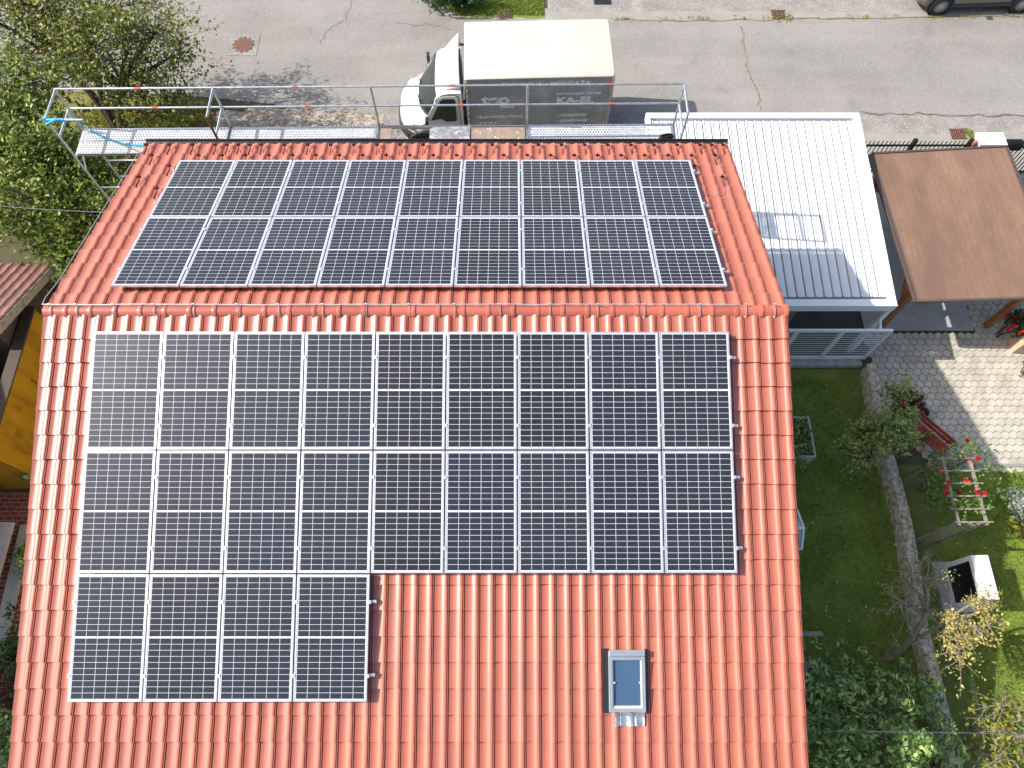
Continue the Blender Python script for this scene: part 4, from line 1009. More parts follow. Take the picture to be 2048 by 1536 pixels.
# ================================================================== CARPORT
def carport():
    zl = 2.03
    A, B, Cc = at(1744, 309, zl), at(1836, 600, zl), at(2011, 307, 2.28)
    y1, y0 = A.y, B.y - .02; x0a, x0b = A.x, B.x; x1 = Cc.x + .06; xr = x1 + .12
    k = (2.28 - zl) / (Cc.x - A.x)
    zz = lambda x: zl + (x - x0a) * k
    t = thing('carport', 'timber carport with brown shingle roof next to the white pergola', 'carport', (16.3, 5.2, 0))
    b = MB(); v = [(x0b, y0, zz(x0b)), (xr, y0 - .02, zz(xr)), (x1, y1, zz(x1)), (x0a, y1, zz(x0a))]
    b.add(v + [(x, y, z - .05) for x, y, z in v], [(0, 1, 2, 3), (7, 6, 5, 4), (0, 4, 5, 1), (1, 5, 6, 2), (2, 6, 7, 3), (3, 7, 4, 0)]); roof = b.build('roof', M['shingle'], t)
    b = MB(); b.beam((x0b - .05, y0 - .03, zl - .02), (x0a - .05, y1, zl - .02), .09, .07); b.tube([(x0b - .10, y0 - .03, zl + .02), (x0a - .10, y1, zl + .02)], .014, 6); b.tube([(x0b - .005, y0 - .03, zl + .022), (x0a - .005, y1, zl + .022)], .012, 6)
    b.build('gutter', M['browngutter'], roof)
    b = MB(); b.beam((x0b - .05, y0 - .03, zz(x0b) - .015), (xr, y0 - .05, zz(xr) - .015), .05, .075); b.beam((x0a, y1 + .03, zz(x0a) - .01), (x1, y1 + .03, zz(x1) - .01), .05, .08); b.beam((xr + .02, y0, zz(xr) + .01), (x1 + .02, y1, zz(x1) + .01), .07, .03); b.build('edge_trim', M['browngutter'], roof)
    for x, y in ((15.05, y0 + .45), (15.0, y1 - .4), (17.78, y0 + .42), (17.75, y1 - .4)):
        b = MB(); b.span((x - .07, y - .07, .03), (x + .07, y + .07, zz(x) - .2)); po = b.build('post', M['wood'], t)
        s = 1 if y < 5 else -1
        b = MB(); b.beam((x, y + s * .05, zz(x) - .85), (x, y + s * .65, zz(x) - .22), .09, .09); b.build('brace', M['wood'], po)
    for x in (15.02, 17.76): b = MB(); b.span((x - .07, y0 + .1, zz(x) - .198), (x + .07, y1 - .1, zz(x) - .06)); b.build('beam', M['wood'], t)
    for k2 in range(7): y = y0 + .2 + k2 * (y1 - y0 - .4) / 6; b = MB(); b.beam((x0b + .03, y, zz(x0b) - .09), (x1 + .1, y, zz(x1) - .09), .06, .07); b.build('rafter', M['wood'], t)
M['browngutter'] = mat('brown_gutter', (.10, .07, .06), .4, .2)
carport()

# ================================================================== STREET FENCE
def fence():
    y = 8.42; zt = 1.42; xs_ = (14.3, 16.34, 17.86)
    t = thing('street_fence', 'black iron fence of upright bars between the white pergola and the street', 'fence', (16.2, y, 0))
    for z in (.25, zt - .16): b = MB(); b.span((14.35, y - .02, z - .02), (18.0, y + .02, z + .02)); b.build('rail', M['black'], t)
    for x in xs_: b = MB(); b.span((x - .05, y - .05, 0), (x + .05, y + .05, zt + .06)); b.build('post', M['black'], t)
    x = 14.45
    while x < 17.98:
        if min(abs(x - q) for q in xs_) > .07:
            b = MB(); b.span((x - .009, y - .009, .1), (x + .009, y + .009, zt)); b.build('bar', M['black'], t)
        x += .115
fence()
def pillar():
    t = thing('gate_pillar', 'pale stone gate pillar with grey front beside the black fence', 'pillar', (18.36, 8.45, 0))
    b = MB(); b.span((18.03, 8.25, 0), (18.71, 8.62, 1.42)); b.build('shaft', M['stone'], t)
    b = MB(); b.span((18.0, 8.22, 1.42), (18.74, 8.66, 1.50)); b.build('capstone', M['capstone'], t, bevel=.008)
M['capstone'] = mat('pinkish_white_stone', (.66, .60, .57), .8, 0, .3, .12, 30)
pillar()
b = MB(); b.lathe([(0, .0), (.055, .0), (.07, .05), (.06, .11), (.02, .14), (0, .14)], (17.93, 8.37, 1.36), n=12)
b.box((17.93, 8.37, .68), (.05, .05, 1.36)); tag(b.build('gate_lamp', M['terracotta'], None, smooth=True), 'small orange cap on a post left of the pale gate pillar', 'post')
def gate():
    t = thing('street_gate', 'black iron gate right of the pale gate pillar', 'gate', (19.8, 8.4, 0))
    b = MB(); b.span((18.8, 8.38, 1.2), (22, 8.42, 1.25)); b.span((18.8, 8.38, .2), (22, 8.42, .25)); b.build('frame', M['black'], t)
    for k in range(27): x = 18.85 + k * .115; b = MB(); b.span((x - .01, 8.39, .1), (x + .01, 8.41, 1.4)); b.build('bar', M['black'], t)
gate()
def mailbox():
    t = thing('mailbox', 'round-topped black letterbox mounted at the street gate', 'letterbox', (19.15, 8.5, 0))
    b = MB(); pr = [(-.13, 0), (.13, 0), (.13, .16), (.09, .22), (0, .25), (-.09, .22), (-.13, .16)]
    vs = [(19.15 + .2 * q, 8.5 + y, 1.1 + z) for q in (-1, 1) for y, z in pr]; n = 7
    b.add(vs, [tuple(reversed(range(n))), tuple(range(n, 2 * n))] + [(i, (i + 1) % n, n + (i + 1) % n, n + i) for i in range(n)]); b.build('case', M['black'], t, bevel=.01)
    b = MB(); b.span((19.12, 8.47, 0), (19.18, 8.53, 1.1)); b.build('post', M['black'], t)
mailbox()

# ================================================================== STREET FURNITURE IN THE GROUND
def drain(px, py, label, w=.42, d=.34):
    p = at(px, py, .02); t = thing('drain_grate', label, 'drain', (p.x, p.y, .02), (0, 0, 0), 'street drains')
    b = MB(); b.span((-w / 2, -d / 2, -.005), (w / 2, d / 2, .004)); b.build('pit', M['black'], t, local=True)
    b = MB()
    for k in range(7): x = -w / 2 + (k + .5) * w / 7; b.span((x - .014, -d / 2, .005), (x + .014, d / 2, .02))
    b.span((-w / 2 - .02, -d / 2 - .02, .003), (w / 2 + .02, -d / 2, .022)); b.span((-w / 2 - .02, d / 2, .003), (w / 2 + .02, d / 2 + .02, .022)); b.build('grate', M['iron'], t, local=True)
drain(1012, 28, 'rusty drain grate at the edge of the roadside grass behind the truck')
drain(1557, 29, 'rusty drain grate beside the rough apron across the street, left of the car')
drain(1916, 268, 'rusty drain grate in the street bank near the pale gate pillar')
p = at(487, 90, .014); t = thing('manhole_cover', 'round reddish manhole cover in a square concrete frame on the road', 'manhole', (p.x, p.y, .014), (0, 0, R(-1)))
b = MB(); b.span((-.47, -.47, -.01), (.47, .47, .008)); b.build('frame', M['rough_asphalt'], t, local=True)
b = MB(); b.lathe([(0, .020), (.29, .020), (.30, .016), (.305, .009)], (0, 0, 0), n=40)
for i in range(-4, 5):
    for j in range(-4, 5):
        if i * i + j * j < 17: b.box((i * .06, j * .06, .021), (.035, .035, .006))
b.build('cover', M['rustcover'] if 'rustcover' in M else M['iron'], t, local=True)
b = MB()
for k in range(12):
    a = 2 * math.pi * k / 12; b.box((.33 * math.cos(a), .33 * math.sin(a), .0085), (.03, .09, .004), Matrix.Rotation(a, 3, 'Z'))
b.build('slot', M['black'], t, local=True)
b = MB(); q = at(1205, 3, .012); b.span((q.x - .28, 15.46, .008), (q.x + .28, 16.4, .026)); tag(b.build('steel_plate', M['plate'] if 'plate' in M else M['dark'], None), 'dark steel plate lying on the rough apron behind the truck', 'plate')

# ================================================================== GARDEN
# low wall between the gardens
pts = [(14.38, 2.25), (14.32, 1.2), (14.30, 0), (14.36, -1.0), (14.38, -1.8), (14.30, -3), (14.22, -3.9), (14.25, -5), (14.27, -6.2), (14.32, -9)]
b = MB(); vs = []; rng = random.Random(2); L = smooth_line(pts, 8, 0)
for (x, y) in L:
    j = lambda: rng.uniform(-.012, .012)
    vs += [(x - .13 + j(), y, 0), (x - .125 + j(), y, .40), (x - .10 + j(), y, .435 + j()), (x + .10 + j(), y, .435 + j()), (x + .125 + j(), y, .40), (x + .13, y, 0)]
b.add(vs, [(i * 6 + k, i * 6 + k + 1, (i + 1) * 6 + k + 1, (i + 1) * 6 + k) for i in range(len(L) - 1) for k in range(5)] + [(5, 4, 3, 2, 1, 0)])
tag(b.build('garden_wall', M['wallstone'], None, smooth=True, angle=50), 'long low mossy concrete wall dividing the two gardens', 'wall')
# chain link fence behind the wall
def chain():
    t = thing('wire_fence', 'chain link fence on thin steel posts standing along the low garden wall', 'fence', (14.62, -3, 0))
    ys = [-.3, -2.3, -4.3, -6.3, -8.3]; x = 14.60; H = 1.15
    for y in ys: b = MB(); b.tube([(x, y, 0), (x, y, H + .05)], .02, 8); b.build('post', M['wire'], t)
    b = MB(); s = .095; y = -.3
    while y > -8.3 - H:
        for sg in (1, -1):
            a = [y, 0.05] if sg == 1 else [y, H]; e = [y + H - .05, H] if sg == 1 else [y + H - .05, .05]
            # clip to the run of the fence
            if a[0] < -8.3:
                k = (-8.3 - a[0]) / (e[0] - a[0]); a = [-8.3, a[1] + (e[1] - a[1]) * k]
            if e[0] > -.3:
                k = (-.3 - a[0]) / (e[0] - a[0]); e = [-.3, a[1] + (e[1] - a[1]) * k]
            if e[0] - a[0] > .05: b.tube([(x + .004 * sg, a[0], a[1]), (x + .004 * sg, e[0], e[1])], .0035, 4, False)
        y -= s
    y = -.3 + s
    b.build('mesh', M['wire'], t)
chain()
# raised bed at the house wall
def bed():
    A, B = at(1613, 833, .5), at(1635, 914, .5); x0, x1, y0, y1 = 11.0, (A.x + B.x) / 2 + .02, B.y, A.y
    t = thing('raised_bed', 'white edged raised bed full of green herbs against the house', 'planter', ((x0 + x1) / 2, (y0 + y1) / 2, 0), (0, 0, 0))
    b = MB(); b.span((x0, y0, 0), (x0 + .04, y1, .5)); b.span((x1 - .04, y0, 0), (x1, y1, .5)); b.span((x0 + .04, y0, 0), (x1 - .04, y0 + .04, .498)); b.span((x0 + .04, y1 - .04, 0), (x1 - .04, y1, .498)); b.build('frame', M['bedwood'], t)
    b = MB(); b.span((x0 + .04, y0 + .04, .02), (x1 - .04, y1 - .04, .40)); b.build('soil', M['soil'], t)
    g = np.random.default_rng(3); n = 2600; P = np.stack([g.uniform(x0 + .06, x1 - .08, n), g.uniform(y0 + .06, y1 - .06, n), .42 + .22 * g.uniform(size=n) ** .7], 1); leaf_mesh('herbs', P, .07, M['leafbush'], t, 3)
M['bedwood'] = mat('grey_white_board', (.45, .47, .46), .8, 0, .2, .2, 12)
bed()
b_ = at(1606, 905, .5)
def shrub(name, label, cat, c, rad, n, size, m, seed, stems=7, group=None, mstem=None):
    t = thing(name, label, cat, (c[0], c[1], 0), (0, 0, 0), group); rng = random.Random(seed); b = MB()
    for k in range(stems):
        e = Vector((c[0] + rng.uniform(-.7, .7) * rad[0], c[1] + rng.uniform(-.7, .7) * rad[1], c[2] + rng.uniform(.0, .7) * rad[2]))
        b.tube(curve_pts((c[0] + rng.uniform(-.08, .08), c[1] + rng.uniform(-.08, .08), 0), e, rng, .1, 4), [.014, .012, .010, .008, .005], 5)
    b.build('stems', mstem or M['bark'], t); g = np.random.default_rng(seed)
    # clumped leaves
    k = max(6, n // 45); cl = blob_points(c, rad, k, seed); P = np.repeat(cl, 45, 0)[:n] + g.normal(size=(min(n, k * 45), 3)) * np.array(rad) * .17
    P[:, 2] = np.maximum(P[:, 2], .05); leaf_mesh('foliage', P, size, m, t, seed); return t
shrub('garden_shrub', 'small yellowish shrub at the near corner of the raised bed', 'shrub', (11.9, -.30, .6), (.34, .28, .45), 500, .08, M['leafapple'], 21)
# saw-horses / clothes posts by the house
for (px, py), lab in (((1603, 1268), 'weathered wooden cross post by the house, upper of the two'), ((1612, 1331), 'weathered wooden cross post half hidden in the big bush')):
    z = 1.25; p = at(px, py, z); t = thing('cross_post', lab, 'post', (p.x, p.y, 0), (0, 0, 0), 'wooden cross posts')
    b = MB(); b.span((p.x - .05, p.y - .05, 0), (p.x + .05, p.y + .05, z - .04)); b.build('upright', M['oldwood'], t)
    b = MB(); b.span((p.x - .55, p.y - .045, z - .04), (p.x + .42, p.y + .045, z + .04)); b.build('crossbar', M['oldwood'], t)
    b = MB(); b.beam((p.x - .02, p.y - .32, z + .055), (p.x - .06, p.y + .22, z + .055), .06, .028); b.build('crossbar', M['oldwood'], t)
# white cabinet with open black front
def whitebox():
    z = 1.2; p = [at(1945, 1110, z), at(1975, 1110, z), at(1995, 1191, z), at(1964, 1199, z)]
    c = (p[0] + p[1] + p[2] + p[3]) / 4; t = thing('garden_grill', 'white box-shaped garden grill with open black firebox on a concrete slab', 'garden grill', (c.x, c.y, 0))
    x0, x1 = (p[0].x + p[3].x) / 2 - .02, (p[1].x + p[2].x) / 2 + .02; y1, y0 = p[0].y, p[3].y
    b = MB(); w = .10
    b.span((x0, y1 - w, .12), (x1, y1, z - .12)); b.span((x0, y0, .12), (x1, y0 + .05, z - .12)); b.span((x1 - .04, y0 + .05, .12), (x1, y1 - w, z - .12)); b.span((x0, y0, z - .12), (x1, y1, z)); b.span((x0, y0 + .05, .12), (x1 - .04, y1 - w, .2))
    b.build('housing', M['whitewall'], t, bevel=.008)
    b = MB(); b.span((x0 + .03, y0 + .051, .2), (x1 - .041, y1 - w - .001, z - .121)); b.build('firebox', M['black'], t)
    b = MB(); b.span((x0 - .22, y0 - .12, 0), (x1 + .1, y1 + .06, .12)); b.build('slab', M['stone'], t)
whitebox()
# red bench
def bench():
    c = (at(1808, 840, .45) + at(1902, 895, .45) + at(1822, 828, .45) + at(1888, 910, .45)) / 4; d = at(1895, 902, .45) - at(1815, 834, .45); yaw = math.atan2(d.y, d.x); L = d.length
    t = thing('garden_bench', 'red slatted wooden bench on the hexagon paving under the apple tree', 'bench', (c.x, c.y, .03), (0, 0, yaw))
    for k in range(4): y = -.17 + k * .082; b = MB(); b.span((-L / 2, y - .034, .40), (L / 2, y + .034, .43)); b.build('seat_slat', M['bench'], t, local=True)
    for k in range(2): z = .54 + k * .12; b = MB(); b.box((0, .125 + k * .02, z), (L, .022, .085), Matrix.Rotation(R(-12), 3, 'X')); b.build('back_slat', M['bench'], t, local=True)
    for x in (-L / 2 + .14, L / 2 - .14):
        b = MB(); b.span((x - .03, -.19, 0), (x + .03, -.13, .40)); b.build('leg', M['oldwood'], t, local=True)
        b = MB(); b.beam((x, .11, 0), (x, .17, .72), .04, .04); b.build('leg', M['oldwood'], t, local=True); b = MB(); b.span((x - .03, -.19, .35), (x + .03, .11, .398)); b.build('seat_support', M['oldwood'], t, local=True)
    return t
bench()
def pot(name, label, px, py, r, h, m, soil=True):
    p = at(px, py, h); t = thing(name, label, 'flower pot', (p.x, p.y, .03), (0, 0, 0), 'flower pots')
    b = MB(); b.lathe([(0, .0), (r * .7, 0), (r * .95, h * .8), (r * 1.06, h * .82), (r * 1.06, h), (r * .93, h), (r * .88, h * .8)], (0, 0, 0), n=24); b.build('pot', m, t, local=True, smooth=True, angle=40)
    b = MB(); b.lathe([(r * .9, h * .84), (0, h * .86)], (0, 0, 0), n=20); b.build('soil', M['soil'], t, local=True); return t, p
pot('flower_pot', 'grey green glazed pot with few leaves at the upper end of the bench', 1847, 824, .155, .34, M['pot'])
def flowers(name, label, c, rad, n, size, m, nf, mp, seed, fs=.07, group=None):
    t = shrub(name, label, 'flowers', c, rad, n, size, m, seed, 8, group); P = blob_points((c[0], c[1], c[2] + rad[2] * .35), [q * 1.08 for q in rad], nf, seed + 5)
    P = np.repeat(P, 7, 0) + np.random.default_rng(seed).normal(size=(nf * 7, 3)) * fs * .3; leaf_mesh('blossoms', P, fs, mp, t, seed + 9, aspect=.9); return t
q = at(1826, 806, .55); flowers('geranium', 'dark maroon leaved geranium with red blossoms beside the grey pot', (q.x, q.y, .5), (.30, .30, .34), 1100, .085, M['leafmaroon'], 9, M['petal'], 31, group='red flowering plants')
q = at(1854, 868, .6); flowers('geranium', 'small green flowering plant standing on the red bench seat', (q.x, q.y, .62), (.15, .13, .14), 240, .06, M['leafbush'], 5, M['petalorange'], 32, .05, group='red flowering plants')
q = at(2034, 640, .8); flowers('geranium', 'red geraniums growing behind the pink pillar at the carport', (q.x, q.y, .75), (.42, .35, .3), 900, .08, M['leafdark'], 26, M['petal'], 33, group='red flowering plants')
A, B = at(2022, 707, .03), at(2015, 676, .03); b = MB(); b.prism([(A.x, A.y), (A.x + 1.6, A.y), (B.x + 1.6, B.y), (B.x, B.y)], .0, 1.15); tag(b.build('pink_pillar', M['pinkwall'], None, bevel=.01), 'pink rendered low wall end at the right edge beside the carport', 'wall')
A = at(2040, 740, .3); shrub('potted_shrub', 'sparse green shrub at the right edge below the pink wall', 'shrub', (A.x + .2, A.y, .4), (.3, .3, .3), 160, .08, M['leafdark'], 34)
# rose arch
def rose_arch():
    z = 2.0; A, B, C_, Dd = at(1888, 918, z), at(1903, 1045, z), at(1955, 1043, z), at(1936, 915, z)
    t = thing('rose_arch', 'wooden lattice rose arch on the neighbour lawn', 'trellis', (14.9, -1.4, 0))
    x0, x1 = 14.55, 15.12; y1, y0 = A.y + .0, B.y
    b = MB()
    for x in (x0, x1): b.beam((x, y0 - .06, z), (x, y1 + .06, z), .05, .05)
    for k in range(6): y = y0 + (y1 - y0) * k / 5; b.beam((x0 - .12, y, z + .035), (x1 + .12, y, z + .035), .03, .025)
    b.build('top', M['oldwood'], t)
    for y in (y0, y1):
        b = MB()
        for x in (x0, x1): b.beam((x, y, 0), (x, y, z - .02), .045, .045)
        b.build('post', M['oldwood'], t)
        b = MB(); n = 9; hgt = z - .1; wd = x1 - x0
        for k in range(-3, 13):
            for sg in (1, -1):
                zs = k * hgt / 10; ze = zs + wd * 1.1
                a = [x0, zs] if sg > 0 else [x1, zs]; e = [x1, ze] if sg > 0 else [x0, ze]
                lo, hi = .05, hgt
                if ze <= lo or zs >= hi: continue
                if zs < lo: q = (lo - zs) / (ze - zs); a = [a[0] + (e[0] - a[0]) * q, lo]
                if ze > hi: q = (hi - a[1]) / (ze - a[1]); e = [a[0] + (e[0] - a[0]) * q, hi]
                b.beam((a[0], y + .008 * sg, a[1]), (e[0], y + .008 * sg, e[1]), .022, .008, (0, 1, 0))
        b.build('lattice', M['twine'], t)
    q = Vector(((x0 + x1) / 2, (y0 + y1) / 2, 0))
    r = thing('climbing_rose', 'climbing rose with red blossoms growing over the wooden lattice arch', 'rose', (q.x + .25, y1, 0)); rng = random.Random(6); b = MB(); P = []
    for k in range(11):
        a = Vector((x1 + rng.uniform(-.1, .1), y1 + rng.uniform(-.5, .15), 0)); e = Vector((x0 + rng.uniform(0, 1.3), rng.uniform(y0 - .05, y1 + .35), z + rng.uniform(-.25, .35)))
        pts = curve_pts(a, e, rng, .12, 7); b.tube(pts, [.014, .013, .012, .010, .009, .007, .005, .003], 5)
        for p in pts[3:]: P.append(np.array(p)[None] + np.random.default_rng(k).normal(size=(30, 3)) * .14)
    b.build('canes', M['leafbush'], r); P = np.concatenate(P); leaf_mesh('foliage', P, .075, M['leafvine2'], r, 41)
    F = np.array([[*at(px, py, h)] for px, py, h in ((1956, 917, 2.1), (1942, 922, 2.0), (1898, 965, 2.05), (1881, 942, 2.0), (1934, 962, 2.0), (1969, 986, 2.2), (1893, 984, 1.9), (1955, 984, 2.1), (1935, 880, 1.6), (1920, 985, 1.9), (1845, 893, .9))])
    F = np.repeat(F, 12, 0) + np.random.default_rng(5).normal(size=(len(F) * 12, 3)) * .022; leaf_mesh('blossoms', F, .07, M['petal'], r, 42, aspect=.95)
M['leafvine2'] = leafmat('rose_leaves', [(0, (.05, .11, .02)), (.6, (.12, .20, .035)), (1, (.30, .38, .08))])
rose_arch()
q = at(2046, 1010, .35); shrub('lavender_bush', 'silvery rounded bush at the right edge of the neighbour lawn', 'shrub', (q.x + .05, q.y, .3), (.34, .42, .32), 2200, .05, M['leafsilver'], 51)
q = at(2040, 1050, .2); shrub('ornamental_grass', 'pale dry tuft below the silvery bush', 'plant', (q.x + .1, q.y, .15), (.25, .35, .18), 400, .12, M['leafvine'], 52)
q = at(905, -6, .5); shrub('hedge_bush', 'dark green bush at the top edge on the roadside grass', 'bush', (q.x, q.y + .2, .5), (1.1, .5, .5), 2600, .1, M['leafdark'], 53)

# trees of the garden
tree('apple_tree', 'small apple tree with a few yellow leaves leaning over the low wall', 'tree', (13.95, -.05, 0), (13.75, .05, 1.1), [(at(1765, 855, 1.9), (.62, .55, .5), 26), (at(1797, 785, 2.1), (.2, .28, .25), 5), (at(1720, 890, 1.6), (.5, .45, .35), 13), (at(1815, 870, 1.7), (.3, .35, .3), 8)], .075, M['leafapple'], M['bark'], 96, .16, .05, 61)
tree('bare_fruit_tree', 'leaning fruit tree with nearly bare mossy branches across the low wall', 'tree', at(1770, 1318, 0), at(1850, 1220, 1.6), [(at(1840, 1140, 2.1), (.6, .5, .4), 16), (at(1800, 1200, 2.2), (.6, .35, .3), 12), (at(1890, 1250, 2.1), (.45, .4, .3), 8)], .05, M['leafapple'], M['barklight'], 16, .20, .075, 62, limbs=2, twigs=2, wob=.22)
tree('yellow_fruit_tree', 'fruit tree branch with yellowing leaves reaching into the sunlight below the white grill', 'tree', at(1785, 1300, 0), at(1900, 1235, 1.9), [(at(1945, 1235, 2.6), (.42, .42, .3), 18), (at(1915, 1290, 2.5), (.30, .4, .3), 16), (at(1960, 1205, 2.6), (.42, .2, .2), 6)], .058, M['leafyellow'], M['barklight'], 34, .13, .04, 63, limbs=3)
# big bush at the house corner
def bush():
    t = thing('dogwood_bush', 'large green leafy bush filling the corner between house and low wall', 'bush', (11.6, -5.6, 0)); rng = random.Random(9); g = np.random.default_rng(9); b = MB(); P = []
    for k in range(120):
        c = Vector((rng.uniform(10.0, 13.6), rng.uniform(-8.0, -4.75), 0)); 
        hx = 1 - abs(c.x - 11.6) / 2.6; zt = rng.uniform(.8, 1.3) + 1.3 * max(0, hx) * rng.uniform(.4, 1)
        if c.y > -5.1: zt *= .75
        e = c + Vector((rng.uniform(-.3, .3), rng.uniform(-.3, .3), zt)); pts = curve_pts(c, e, rng, .08, 5); b.tube(pts, [.014, .012, .010, .008, .006, .004], 5)
        for w in range(7):
            o = np.array(e) + g.normal(size=3) * np.array([.2, .2, .14]); P.append(o[None] + g.normal(size=(9, 3)) * np.array([.055, .055, .03]))
        for p in pts[2:]: P.append(np.array(p)[None] + g.normal(size=(5, 3)) * .16)
    b.build('stems', M['bark'], t); leaf_mesh('foliage', np.concatenate(P), .115, M['leafbush'], t, 9, up=1.5, aspect=.42)
bush()
for k, (px, py, h, lab) in enumerate(((1818, 1408, 3.05, 'bright green leafy shoot reaching over the lawn beside the low wall'), (1835, 1500, 3.0, 'sunlit green shoots above the low wall at the lower edge'))):
    q = at(px, py, h); shrub('leafy_shoot', lab, 'plant', (q.x, q.y, h - .1), (.20 + .22 * k, .10 + .2 * k, .16), 170 + 520 * k, .10, M['leafbush'], 71 + k)
q = at(1875, 1505, .8); shrub('burgundy_shrub', 'dark burgundy shrub against the low wall at the lower edge', 'shrub', (q.x, q.y, .55), (.22, .35, .3), 700, .09, M['leafred'], 73)
q = at(2005, 1460, 1.4); tree('grapevine', 'yellowing vine with bare canes in the sunny lower right corner', 'vine', (q.x + .2, q.y, 0), (q.x + .15, q.y, .8), [((q.x + .2, q.y + .1, 1.35), (.6, .6, .3), 22), ((q.x - .15, q.y - .5, 1.2), (.5, .4, .3), 14)], .085, M['leafvine'], M['barklight'], 24, .2, .03, 74)
# overhead cable at the lower right, another at the left
b = MB(); A, B = Vector((9.3, -5.85, 4.3)), Vector((16.5, -5.96, 4.2)); b.tube([A.lerp(B, i / 12) - Vector((0, 0, .5 * math.sin(math.pi * i / 12))) for i in range(13)], .007, 6); tag(b.build('overhead_cable', M['cable'], None), 'thin grey cable strung from the house over the big bush', 'cable', 'overhead cables')
b = MB(); A, B = Vector((-1.2, 3.6, 4.6)), Vector((-9.5, 4.5, 4.6)); b.tube([A.lerp(B, i / 12) - Vector((0, 0, .3 * math.sin(math.pi * i / 12))) for i in range(13)], .009, 6); tag(b.build('overhead_cable', M['cable'], None), 'thin cable running from the house into the trees on the left', 'cable', 'overhead cables')

# grass blades on the lawns
def grass(name, label, rects, n, size, seed, m='grassblade'):
    g = np.random.default_rng(seed); P = []
    tot = sum((x1 - x0) * (y1 - y0) for x0, x1, y0, y1 in rects)
    for x0, x1, y0, y1 in rects:
        k = int(n * (x1 - x0) * (y1 - y0) / tot); p = np.stack([g.uniform(x0, x1, k), g.uniform(y0, y1, k), g.uniform(.02, .05, k)], 1)
        w = np.sin(p[:, 0] * 2.1 + np.sin(p[:, 1] * 1.7) * 2) * np.cos(p[:, 1] * 2.6 + p[:, 0]); p = p[w + g.uniform(-.9, 1.2, k) > -.55]; P.append(p)
    o = leaf_mesh(name, np.concatenate(P), size, M[m], None, seed, up=-.2, aspect=.16); return tag(o, label, 'grass', None, 'stuff')
grass('grass', 'short shaded lawn grass between the house and the low wall', [(9.7, 14.15, -7.5, 2.0)], 52000, .075, 81)
grass('grass', 'sunlit lawn grass of the neighbour garden behind the low wall', [(14.75, 20, -7.5, -.4)], 42000, .075, 82)
grass('grass', 'grass patch across the street behind the truck', [(3.6, 6.5, 14.95, 17.5)], 22000, .10, 83)
g = np.random.default_rng(84); n = 5200; P = np.stack([g.uniform(-7.5, -3.5, n), g.uniform(9.6, 11.2, n), g.uniform(.02, .10, n)], 1); P = P[g.uniform(size=n) < np.clip(1.3 - np.abs(P[:, 1] - 10.3) * .9, .1, 1)]
tag(leaf_mesh('verge_grass', P, .12, M['leafvine'], None, 84, up=0, aspect=.25), 'tufty yellow green grass on the verge under the trees', 'grass', None, 'stuff')
g = np.random.default_rng(85); n = 900; xx = np.concatenate([g.uniform(8.5, 22, n), g.uniform(14, 14.6, 120), g.uniform(18.85, 19.1, 160)]); yy = np.concatenate([14.78 + (xx[:n] - 8.5) * .01 + g.normal(size=n) * .05, 14.85 + g.normal(size=120) * .1, 9.98 + g.normal(size=160) * .1])
keep = np.sin(xx * 5) + np.sin(xx * 2.3 + 1) + g.normal(size=len(xx)) * .7 > .4
tag(leaf_mesh('roadside_weeds', np.stack([xx, yy, np.full(len(xx), .04)], 1)[keep], .09, M['leafvine'], None, 85, aspect=.25), 'thin line of weeds along the road edge', 'weeds', None, 'stuff')

g = np.random.default_rng(86); n = 170; P = np.stack([g.uniform(10, 16.5, n), g.uniform(-6.8, 2.0, n), np.full(n, .06)], 1); P = P[~((P[:, 0] > 14) & (P[:, 1] > -.5))]
tag(leaf_mesh('fallen_leaves', P, .075, M['leafyellow'], None, 86, up=2), 'pale fallen leaves scattered over the lawns', 'leaves', None, 'stuff')
